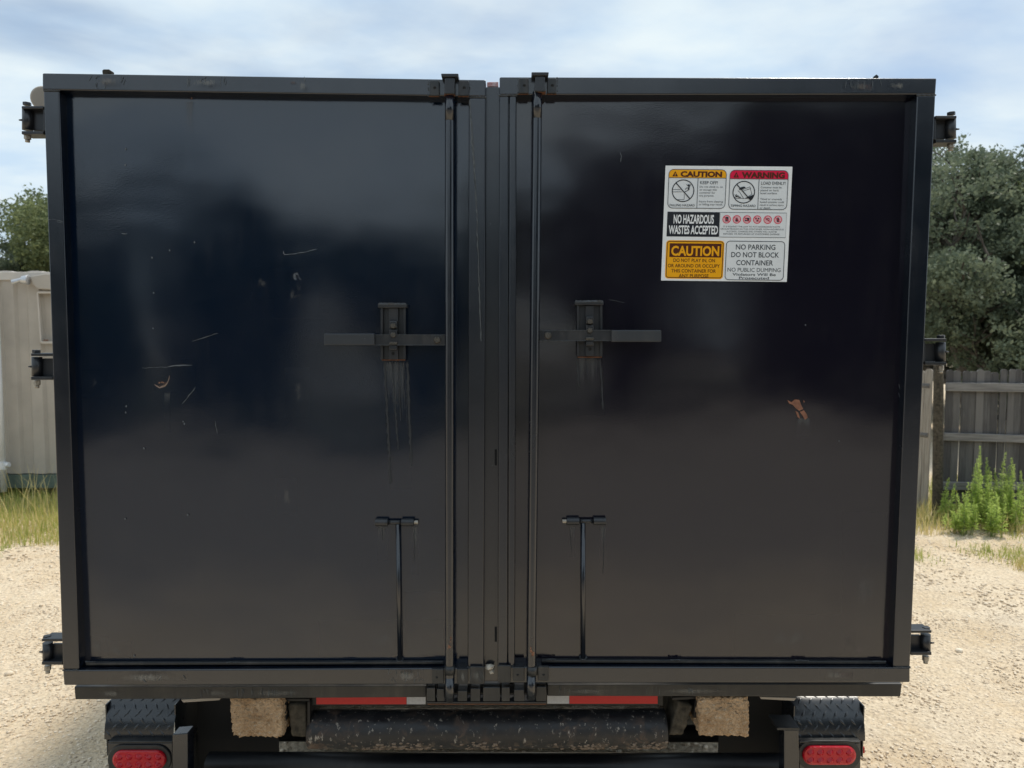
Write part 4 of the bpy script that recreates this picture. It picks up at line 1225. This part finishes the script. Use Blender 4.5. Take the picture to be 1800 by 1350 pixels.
B().m('greenrail').box((cx0 + 0.02, YC + 2.2, cz0 - 0.175), (cxr, YC + 2.4, cz0 - 0.012)).done('bottom_rail', cont, 0.004)
B().m('dark').box((cx0 + 0.02, YC + 0.9, -0.05), (cxr, YC + 1.0, cz0 - 0.02)).done('underside_shade_sheet', cont)  # black sheet standing in for the shadow beneath the container
for i in range(4):
    x = cx0 + 0.3 + i * 1.75
    B().m('stone').box((x, YC + 0.25, -0.02), (x + 0.3, YC + 0.65, cz0 - 0.176)).done('support_block', cont, 0.01)
for i in range(11):
    x = cx0 + 0.12 + i * 0.36
    bmh = B().m('beige_light')
    k = 10; pr = [(x + 0.09 * math.cos(PI * j / k), cz1 + 0.002 + 0.016 * math.sin(PI * j / k)) for j in range(k + 1)]
    a = [Vector((p_[0], YC + 0.03, p_[1])) for p_ in pr]; bmh.hexa(a, [p_ + Vector((0, 0.6, 0)) for p_ in a]); bmh.done('roof_rib', cont)
# conduit head and hood on its wall
a = P(46, 492, YC - 0.10)
bld = B().m('silver')
bld.cyl(a + Vector((-.05, 0, 0)), a + Vector((.03, 0, .0)), 0.045, 0.06, k=20); bld.cyl(a + Vector((-.06, 0, .0)), a + Vector((-.15, -0.03, -.035)), 0.026, 0.034, k=18)
bld.done('conduit_head', cont, 0.006)
hd = B().m('beige'); q_ = [P(52, 486, YC - .09), P(80, 481, YC - .09), P(112, 482, YC - .09), P(112, 511, YC - .09), P(66, 508, YC - .09), P(57, 500, YC - .09)]
hd.hexa(q_, [p + Vector((0, .09, 0)) for p in q_]); hd.done('vent_hood', cont, 0.012)
B().m('beige_light').rect(66, 512, 125, 516, YC - .06, .06).done('vent_frame', cont, 0.005)
B().m('beige_light').slab([(64, 514), (67, 514), (73, 602), (70, 602)], YC - .03, .04).done('vent_frame', cont, 0.004)
B().m('beige_light').rect(72, 600, 125, 604, YC - .04, .05).done('vent_frame', cont, 0.004)
B().m('rust').rect(76, 597, 84, 599, YC - .05, .01).done('hasp', cont)
# white pipe at the corner
pp = empty('drain_pipe', (P(3, 833, YC - .08)), 'white plastic drain pipe running down the left corner of the beige container', 'pipe')
a = P(-3, 480, YC - .09); b1 = P(4.5, 812, YC - .09)
xp = (a.x + b1.x) / 2
B().m('pvc').cyl((b1.x, YC - .09, 0.10), (b1.x, YC - .09, cz1 - .12), 0.034, k=20).done('pipe', pp)
B().m('pvc').cyl((b1.x, YC - .09, b1.z - .09), (b1.x, YC - .09, b1.z), 0.045, k=20).done('coupling', pp, 0.003)
B().m('pvc').cyl((b1.x, YC - .09, b1.z - .05), (b1.x + .08, YC - .09, b1.z - 0.03), 0.03, k=16).done('pipe_branch', pp, 0.003)

# ------------------------------------------------------------------ fence, right
m, n, b = mat('weathered_grey_wood'); M['fence'] = m
v = pos(n, (1, 1, 0.06)); oi = N(n, 'ShaderNodeObjectInfo').outputs['Random']
f1 = noise(n, v, 60, 5, 0.65); f2 = noise(n, pos(n), 3.5, 4)
c = mixc(n, rmp(n, f1, [(0.3, 0), (0.7, 1)]), (0.055, 0.052, 0.052), (0.155, 0.15, 0.145))
c = mixc(n, rmp(n, f2, [(0.4, 0), (0.7, 0.55)]), c, (0.06, 0.055, 0.055))
c = mixc(n, rmp(n, oi, [(0, 0.0), (0.5, 0.15), (1, 0.75)]), c, (0.055, 0.052, 0.052))
oi2 = rmp(n, math_(n, 'FRACT', math_(n, 'MULTIPLY', oi, 7.3)), [(0.5, 0.0), (1, 0.6)])
c = mixc(n, oi2, c, (0.22, 0.21, 0.20))
n.links.new(c, b.inputs['Base Color']); b.inputs['Roughness'].default_value = 0.9
bump(n, b, f1, 0.6, 0.006)
m, n, b = mat('weathered_rail_wood'); M['railwood'] = m
v = pos(n, (0.06, 1, 1)); f1 = noise(n, v, 50, 5, 0.65)
n.links.new(rmp(n, f1, [(0.3, (0.12, 0.115, 0.11)), (0.7, (0.27, 0.26, 0.25))]), b.inputs['Base Color']); b.inputs['Roughness'].default_value = 0.9
bump(n, b, f1, 0.6, 0.006)
YF = 6.3
fen = empty('picket_fence', (P(1720, 918, YF)), 'weathered grey wooden fence of dog-eared boards seen from its rail side, right of the dumpster', 'fence')
zt = P(1700, 651, YF).z; zg = 0.0
pick_me = None
def picket_mesh(w_, h_):
    bm2 = bmesh.new()
    ear = 0.018; t = 0.016
    pr = [(-w_ / 2, 0), (w_ / 2, 0), (w_ / 2, h_ - ear), (w_ / 2 - ear, h_), (-w_ / 2 + ear, h_), (-w_ / 2, h_ - ear)]
    A = [bm2.verts.new((x, 0, z)) for x, z in pr]; Bq = [bm2.verts.new((x, t, z)) for x, z in pr]
    bm2.faces.new(A); bm2.faces.new(list(reversed(Bq)))
    for i in range(6): bm2.faces.new([A[(i + 1) % 6], A[i], Bq[i], Bq[(i + 1) % 6]])
    me = bpy.data.meshes.new('board'); bm2.to_mesh(me); bm2.free(); me.materials.append(M['fence']); return me
fx0 = P(1659, 800, YF).x
pme = [picket_mesh(0.079, zt - zg + 0.02), picket_mesh(0.081, zt - zg + 0.005), picket_mesh(0.076, zt - zg + 0.03)]
x = fx0 + 0.04
i = 0
while x < fx0 + 6.0:
    o = bpy.data.objects.new('board', random.choice(pme)); COL.objects.link(o); o.parent = fen
    o.matrix_parent_inverse = Matrix.Translation(-Vector(fen.location))
    o.location = (x, YF + random.uniform(0, 0.012), zg - 0.02 + random.uniform(-.012, .012)); o.rotation_euler = (0, R(random.uniform(-.5, .5)), R(random.uniform(-4, 4)))
    x += 0.0845 + random.uniform(-.001, .002); i += 1
z1 = P(1700, 680, YF - .04).z; z2 = P(1700, 768, YF - .04).z; z3 = 0.35
def rail(za, zb2, hh):
    bld = B().m('railwood'); k = 40; L_ = 6.1
    ringp = []
    for i in range(k + 1):
        x = fx0 - 0.02 + L_ * i / k
        zc = za + (zb2 - za) * min(1, i / 12) + 0.006 * mnoise.noise(Vector((x * 1.3, za, 0)))
        h2 = hh / 2 * (1 + 0.12 * mnoise.noise(Vector((x * 3, za, 9))))
        ringp.append([bld.bm.verts.new(p) for p in ((x, YF - .045, zc - h2), (x, YF - .045, zc + h2), (x, YF - .004, zc + h2), (x, YF - .004, zc - h2))])
    for i in range(k):
        for j in range(4):
            f = bld.face([ringp[i][j], ringp[i][(j + 1) % 4], ringp[i + 1][(j + 1) % 4], ringp[i + 1][j]])
    bld.face(ringp[0]); bld.face(list(reversed(ringp[-1])))
    bld.done('rail', fen, 0.006)
rail(z1, z1 - .015, 0.095); rail(z2, z2 - 0.045, 0.085); rail(z3, z3, 0.085)
bld = B().m('oldwood'); bld.cyl(P(1648, 925, YF - .12) - Vector((0, 0, .1)), P(1650, 641, YF - .12), 0.055, 0.05, k=16)
post = bld.done('post', fen, 0.004)
# second run turning away from the corner
f2 = empty('picket_fence', (P(1640, 918, YF + .1)), 'sunlit run of narrow-looking fence boards just left of the fence post, beside the dumpster edge', 'fence')
m, n, b = mat('pale_sunlit_fence_wood'); M['fence2'] = m  # sunlight put into the colour as a paler wood
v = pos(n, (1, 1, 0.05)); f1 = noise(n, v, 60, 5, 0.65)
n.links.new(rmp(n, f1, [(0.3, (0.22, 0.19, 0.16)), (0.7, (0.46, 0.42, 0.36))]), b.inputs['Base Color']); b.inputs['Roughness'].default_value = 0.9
ang = R(122)
pc = P(1641, 800, YF - .02)
pme2 = []
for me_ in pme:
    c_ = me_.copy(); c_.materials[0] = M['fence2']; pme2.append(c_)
for i in range(28):
    o = bpy.data.objects.new('board', pme2[i % 3]); COL.objects.link(o); o.parent = f2
    o.matrix_parent_inverse = Matrix.Translation(-Vector(f2.location))
    d_ = 0.05 + i * 0.086
    o.location = (pc.x + math.cos(ang) * d_, YF + 0.05 + math.sin(ang) * d_, -0.02 + 0.01 * random.random()); o.rotation_euler = (0, 0, ang + PI + R(random.uniform(-3, 3)))
for zz_ in (z1, z2):
    bld = B().m('railwood')
    bld.cyl((pc.x, YF + 0.09, zz_), (pc.x + math.cos(ang) * 2.4, YF + 0.09 + math.sin(ang) * 2.4, zz_), 0.035, k=8); bld.done('rail', f2)

# ------------------------------------------------------------------ vegetation
def leafmat(name, c0, c1, trans=0.25, scale=3.0):
    m, n, b = mat(name)
    v = pos(n)
    f = noise(n, v, scale, 4, 0.7)
    f_ = noise(n, v, scale * 12, 2, 0.7)
    ff = math_(n, 'ADD', math_(n, 'MULTIPLY', f, 0.75), math_(n, 'MULTIPLY', f_, 0.25))
    col = rmp(n, ff, [(0.36, c0), (0.64, c1)])
    n.links.new(col, b.inputs['Base Color'])
    b.inputs['Roughness'].default_value = 0.55
    b.inputs['Specular IOR Level'].default_value = 0.25
    t = N(n, 'ShaderNodeBsdfTranslucent'); n.links.new(col, t.inputs['Color'])
    ms = N(n, 'ShaderNodeMixShader'); ms.inputs[0].default_value = trans
    o = [q for q in n.nodes if q.type == 'OUTPUT_MATERIAL'][0]
    n.links.new(b.outputs[0], ms.inputs[1]); n.links.new(t.outputs[0], ms.inputs[2]); n.links.new(ms.outputs[0], o.inputs['Surface'])
    return m
M['oak'] = leafmat('live_oak_leaves', (0.09, 0.12, 0.055), (0.28, 0.32, 0.15), 0.42)
M['oak2'] = leafmat('grey_green_leaves', (0.085, 0.115, 0.075), (0.26, 0.30, 0.20), 0.42)
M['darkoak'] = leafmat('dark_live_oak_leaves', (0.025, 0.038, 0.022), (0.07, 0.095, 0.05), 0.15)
M['bark'] = simple('grey_bark', (0.10, 0.085, 0.07), 0.9, 0, 0.4, 25, 0.02)
M['weed'] = leafmat('bright_weed_leaves', (0.40, 0.54, 0.12), (0.62, 0.74, 0.24), 0.5, 6)
M['grass'] = leafmat('green_grass', (0.28, 0.36, 0.08), (0.56, 0.56, 0.18), 0.4, 2.0)
M['drygrass'] = leafmat('dry_yellow_grass', (0.56, 0.48, 0.18), (0.80, 0.68, 0.34), 0.35, 3.0)
M['stem'] = simple('weed_stem', (0.20, 0.26, 0.09), 0.7, 0, 0.2, 20)

def make_tree(seed, H, spread, base, leaves, leafm, leaf=0.05, zlow=0.28):
    """trunk and limbs as tapered tubes, crown of separate small leaves in clumps"""
    rs = random.Random(seed); rn = np.random.default_rng(seed)
    tb = B().m('bark')
    tips = []
    def limb(p, d, ln, r, lev):
        k = 4
        q = p.copy()
        for i in range(k):
            d2 = (d + Vector((rs.uniform(-.25, .25), rs.uniform(-.25, .25), rs.uniform(-.08, .22)))).normalized()
            e = q + d2 * ln / k
            r1 = r * (1 - 0.45 * (i + 1) / k)
            tb.cyl(q, e, r * (1 - 0.45 * i / k), r1, k=7 if lev else 10, caps=False)
            q = e; d = d2
            if lev >= 2 or (lev == 1 and i >= 1): tips.append((q.copy(), lev))
            if lev < 3 and i >= 1:
                for _ in range(2 if lev else 3):
                    a = rs.uniform(0, 2 * PI)
                    nd = (d2 * 0.55 + Vector((math.cos(a), math.sin(a), rs.uniform(-.15, .6))) * 0.8).normalized()
                    limb(q, nd, ln * rs.uniform(.48, .68), r1 * 0.62, lev + 1)
    limb(Vector((0, 0, -0.1)), Vector((rs.uniform(-.1, .1), rs.uniform(-.1, .1), 1)), H * 0.42, H * 0.035, 0)
    C = np.array([t[0][:] for t in tips])
    # scale tips into the wanted envelope
    ext = np.abs(C[:, :2]).max(); s_ = spread / ext
    zmin, zmax = C[:, 2].min(), C[:, 2].max()
    C2 = C.copy(); C2[:, :2] *= s_; C2[:, 2] = base + (C[:, 2] - zmin) / (zmax - zmin) * (H - base)
    for v in tb.bm.verts:
        co = v.co
        t = min(1, max(0, co.z / (H * 0.3)))
        co.x *= 1 + (s_ - 1) * t; co.y *= 1 + (s_ - 1) * t
        if co.z > zmin: co.z = base + (co.z - zmin) / (zmax - zmin) * (H - base)
        else: co.z = co.z * base / zmin if co.z > 0 else co.z
    # leafy lobes round some of the limb ends, with open air between them
    pick = rn.permutation(len(C2))
    cent = []
    for q_ in pick:
        if all(np.linalg.norm((C2[q_] - c_) * np.array([1, 1, 1.3])) > spread * 0.21 for c_ in cent): cent.append(C2[q_])
        if len(cent) >= 46: break
    cent = np.array(cent); nlob = len(cent)
    lr = spread * rn.uniform(.17, .30, nlob)
    nspr = 46
    dirs = rn.normal(0, 1, (nlob, nspr, 3)); dirs /= np.linalg.norm(dirs, axis=2, keepdims=True)
    rad_ = rn.uniform(.35, 1.08, (nlob, nspr, 1)) ** 0.6
    sprig = cent[:, None, :] + dirs * rad_ * lr[:, None, None] * np.array([1, 1, .72])
    sprig = sprig.reshape(-1, 3)
    idx = rn.integers(0, len(sprig), leaves)
    ss = spread * 0.030
    cen = sprig[idx] + rn.normal(0, 1, (leaves, 3)) * np.array([ss, ss, ss * .7])
    nL = len(cen)
    a = rn.normal(0, 1, (nL, 3)); a /= np.linalg.norm(a, axis=1, keepdims=True)
    b_ = rn.normal(0, 1, (nL, 3)); b_ -= (b_ * a).sum(1, keepdims=True) * a; b_ /= np.linalg.norm(b_, axis=1, keepdims=True)
    sz = leaf * rn.uniform(.6, 1.3, (nL, 1))
    V = np.stack([cen - a * sz, cen + b_ * sz * .6, cen + a * sz, cen - b_ * sz * .6], 1).reshape(-1, 3)
    Fc = np.arange(nL * 4).reshape(-1, 4)
    return tb, V, Fc
tree_src = {}
def tree(kind, loc, rot, sc_, label, group='trees beyond the yard'):
    t = empty('live_oak_tree', (0, 0, 0), label, 'tree', group)
    if kind not in tree_src:
        seed, H, spread, base, leaves, mm, leaf = kind_def[kind]
        tb, V, Fc = make_tree(seed, H, spread, base, leaves, mm, leaf)
        tr_ = tb.done('trunk', t, smooth=True); cr_ = np_mesh('crown', V, Fc, M[mm], t)
        tree_src[kind] = (tr_.data, cr_.data)
    else:
        for nm, me in zip(('trunk', 'crown'), tree_src[kind]):
            o = bpy.data.objects.new(nm, me); COL.objects.link(o); o.parent = t
    for o in t.children: o.matrix_parent_inverse = Matrix()
    t.location = loc; t.rotation_euler = (0, 0, R(rot)); t.scale = (sc_, sc_, sc_)
    return t
kind_def = {  # seed, height, spread, crown base, leaves, material, leaf size
    'a': (3, 5.4, 3.2, 1.1, 90000, 'oak2', 0.040), 'b': (9, 5.0, 2.9, 1.0, 90000, 'oak', 0.040), 'c': (21, 6.6, 3.8, 0.4, 60000, 'darkoak', 0.085), 'd': (33, 4.2, 3.0, 0.2, 62000, 'oak2', 0.05)}
# right side
tree('a', (9.6, 13.5, 0), 20, 1.10, 'grey-green live oak whose crown shows just right of the dumpster above the fence post')
tree('b', (12.4, 13.0, 0), 140, 1.16, 'live oak standing at the right edge of the photo behind the grey fence')
tree('a', (12.4, 18.5, 0), 200, 1.20, 'darker live oak filling the background between the two front trees on the right')
tree('b', (16.0, 17.0, 0), 300, 1.15, 'live oak behind the one at the right edge of the photo')
tree('d', (9.0, 19.5, 0), 70, 0.95, 'low dark live oak far back, right against the dumpster edge')
tree('d', (11.6, 16.0, 0), 10, 0.85, 'low dense live oak whose dark skirt shows just above the fence boards')
tree('d', (14.6, 15.2, 0), 110, 0.9, 'low dense live oak beyond the fence at the right edge of the photo')
tree('d', (9.5, 11.0, 0), 75, 0.74, 'low dark oak scrub filling the space under the crowns just above the fence post')
tree('d', (12.6, 11.4, 0), 160, 0.74, 'low dark oak scrub above the fence boards toward the right edge of the photo')
# left side
tree('b', (-10.2, 15.0, 0), 240, 1.03, 'yellow-green live oak rising above the beige container at the left')
tree('a', (-13.0, 15.0, 0), 100, 0.98, 'live oak at the left edge of the photo above the container roof')
tree('d', (-12.0, 20.0, 0), 10, 1.0, 'live oak farther back on the left behind the container')
# the tree line behind the photographer, seen mirrored in the paint
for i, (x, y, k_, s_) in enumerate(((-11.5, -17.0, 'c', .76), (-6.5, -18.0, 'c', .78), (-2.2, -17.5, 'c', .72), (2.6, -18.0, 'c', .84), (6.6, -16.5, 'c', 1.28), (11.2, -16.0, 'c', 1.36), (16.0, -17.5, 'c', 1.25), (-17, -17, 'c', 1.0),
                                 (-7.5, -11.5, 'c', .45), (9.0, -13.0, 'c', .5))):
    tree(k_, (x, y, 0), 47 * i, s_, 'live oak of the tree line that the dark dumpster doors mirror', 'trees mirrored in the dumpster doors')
def blades(name, areas, material, kind='stuff', par=None, curve=0.5):
    V = []; Fc = []; off = 0
    for (fn, cnt, h0, h1, wd) in areas:
        for _ in range(cnt):
            x, y = fn()
            h_ = random.uniform(h0, h1); a = random.uniform(0, 2 * PI); ln = random.uniform(.05, curve) * h_
            dx_, dy_ = math.cos(a), math.sin(a)
            z0 = gz(x, y) - 0.01
            w_ = wd * random.uniform(.6, 1.3)
            px_, py_ = -dy_ * w_, dx_ * w_
            pr = [(0, 0, 1.0), (.25, .5, .8), (1.0, 1.0, .12)]
            rows = []
            for (t, zz_, ww) in pr:
                cx_, cy_ = x + dx_ * ln * t, y + dy_ * ln * t
                V += [(cx_ - px_ * ww, cy_ - py_ * ww, z0 + zz_ * h_), (cx_ + px_ * ww, cy_ + py_ * ww, z0 + zz_ * h_)]
            Fc += [[off, off + 1, off + 3, off + 2], [off + 2, off + 3, off + 5, off + 4]]
            off += 6
    o = np_mesh(name, V, Fc, M[material], par)
    if kind: o['kind'] = kind
    return o
def area(x0_, x1_, y0_, y1_, ragged=0.25):
    def f():
        while True:
            x = random.uniform(x0_, x1_); y = random.uniform(y0_ - ragged, y1_)
            if y > y0_ + ragged * 2.0 * mnoise.noise(Vector((x * 1.1, 3.3, y * 0.5))): return x, y
    return f
def tufts(x0_, x1_, y0_, y1_, nt_, sp_):
    c_ = [(random.uniform(x0_, x1_), random.uniform(y0_, y1_)) for _ in range(nt_)]
    def f():
        a = random.choice(c_); return random.gauss(a[0], sp_), random.gauss(a[1], sp_)
    return f
yl = G(60, 950).y; yr = G(1700, 952).y
blades('grass', [(area(-8.5, -3.2, yl, 8.2), 21000, .04, .15, .0035), (area(-8.5, -3.2, yl + .5, 7.0), 900, .12, .34, .0035),
                 (area(3.2, 10.5, yr + .2, 8.2), 12000, .06, .22, .0035), (tufts(-6.0, -3.0, yl - 2.0, yl, 12, .05), 900, .02, .07, .003), (tufts(3.6, 6.2, yr - 1.2, yr + .2, 22, .12), 2600, .03, .10, .0035)], 'grass')
o = blades('dry_grass', [(area(-8.5, -3.2, yl - .05, 6.9), 6000, .05, .18, .0035), (area(3.2, 10.5, yr, 6.6), 6500, .07, .26, .0035), (tufts(4.4, 6.5, yr - .9, yr, 10, .10), 900, .04, .16, .003),
                     (area(-6.2, -3.6, yl + .3, 6.8), 130, .3, .62, .004)], 'drygrass', curve=0.7)
# tall weeds by the fence
def weed(x, y, H, lean, label):
    """a clump of slender stalks, each feathered with narrow upward leaves"""
    t = empty('tall_weed', (x, y, gz(x, y)), label, 'weed', 'tall green weeds in front of the fence')
    V = []; Fc = []; off = 0
    for k in range(7):
        st = B().m('stem')
        hh = H * (1.0 if k == 0 else random.uniform(.45, .88))
        a0 = random.uniform(0, 2 * PI); sp_ = 0 if k == 0 else random.uniform(.03, .09)
        base = Vector((x + math.cos(a0) * sp_, y + math.sin(a0) * sp_, gz(x, y)))
        top = base + Vector((lean + math.cos(a0) * sp_ * 0.9 * random.random(), math.sin(a0) * sp_ * 0.6, hh))
        bend = Vector((random.uniform(-.03, .03), random.uniform(-.03, .03), 0))
        def at(t_): return base.lerp(top, t_) + bend * (4 * t_ * (1 - t_))
        for i in range(6):
            st.cyl(at(i / 6), at((i + 1) / 6), 0.0055 * (1 - i / 8), 0.0055 * (1 - (i + 1) / 8), k=5, caps=False)
        bmesh.ops.remove_doubles(st.bm, verts=st.bm.verts[:], dist=0.003)
        st.done('stem', t)
        nl = int(420 * hh)
        for i in range(nl):
            t_ = 0.12 + 0.88 * random.random() ** 0.85
            c0 = at(t_)
            a = random.uniform(0, 2 * PI)
            ll = random.uniform(.035, .085) * (1.0 - 0.72 * t_)
            up = random.uniform(.1, 1.1) + (0.5 if t_ > .75 else 0)
            d_ = Vector((math.cos(a), math.sin(a), up)).normalized(); sd = d_.cross(Vector((0, 0, 1))).normalized() * ll * 0.15
            c0 = c0 + Vector((math.cos(a), math.sin(a), 0)) * random.random() ** 2 * 0.035 * (1.05 - t_)
            m_ = c0 + d_ * ll * .5
            V += [c0[:], (m_ + sd)[:], (c0 + d_ * ll - Vector((0, 0, ll * .25)))[:], (m_ - sd)[:]]
            Fc.append([off, off + 1, off + 2, off + 3]); off += 4
    lo = np_mesh('leaves', V, Fc, M['weed'], t)
def wp(px, Y): return P(px, 800, Y).x
def wh(py, Y): return P(1720, py, Y).z
for px, py, Y, ln, lab in ((1722, 786, 5.75, 0.0, 'tallest bright green weed with a pointed top in front of the grey fence'),
                         (1765, 797, 5.8, 0.02, 'second tallest bright green weed, right of the tallest one'),
                         (1743, 832, 5.65, 0.0, 'shorter green weed between the two tallest weeds by the fence'),
                         (1690, 872, 5.6, -.03, 'low green weed nearest the fence post'),
                         (1786, 850, 5.7, .03, 'bushy green weed at the right edge of the photo'),
                         (1670, 842, 5.95, .0, 'thin pale weed growing against the fence post'),
                         (1704, 850, 5.5, .0, 'leafy green weed in the lower left of the weed clump'),
                         (1778, 806, 5.95, .0, 'tall green weed behind the bushy one at the right edge of the photo'),
                         (1735, 806, 6.0, .0, 'tall green weed standing closest to the fence boards behind the clump'),
                         (1755, 868, 5.45, .0, 'lowest and nearest green weed of the clump by the fence')):
    weed(wp(px, Y), Y, wh(py, Y), ln, lab)

# keep long smooth-shaded pieces from leaking sunlight at their terminators
for o in sc.objects:
    if o.type == 'MESH':
        o.cycles.shadow_terminator_geometry_offset = 0.0
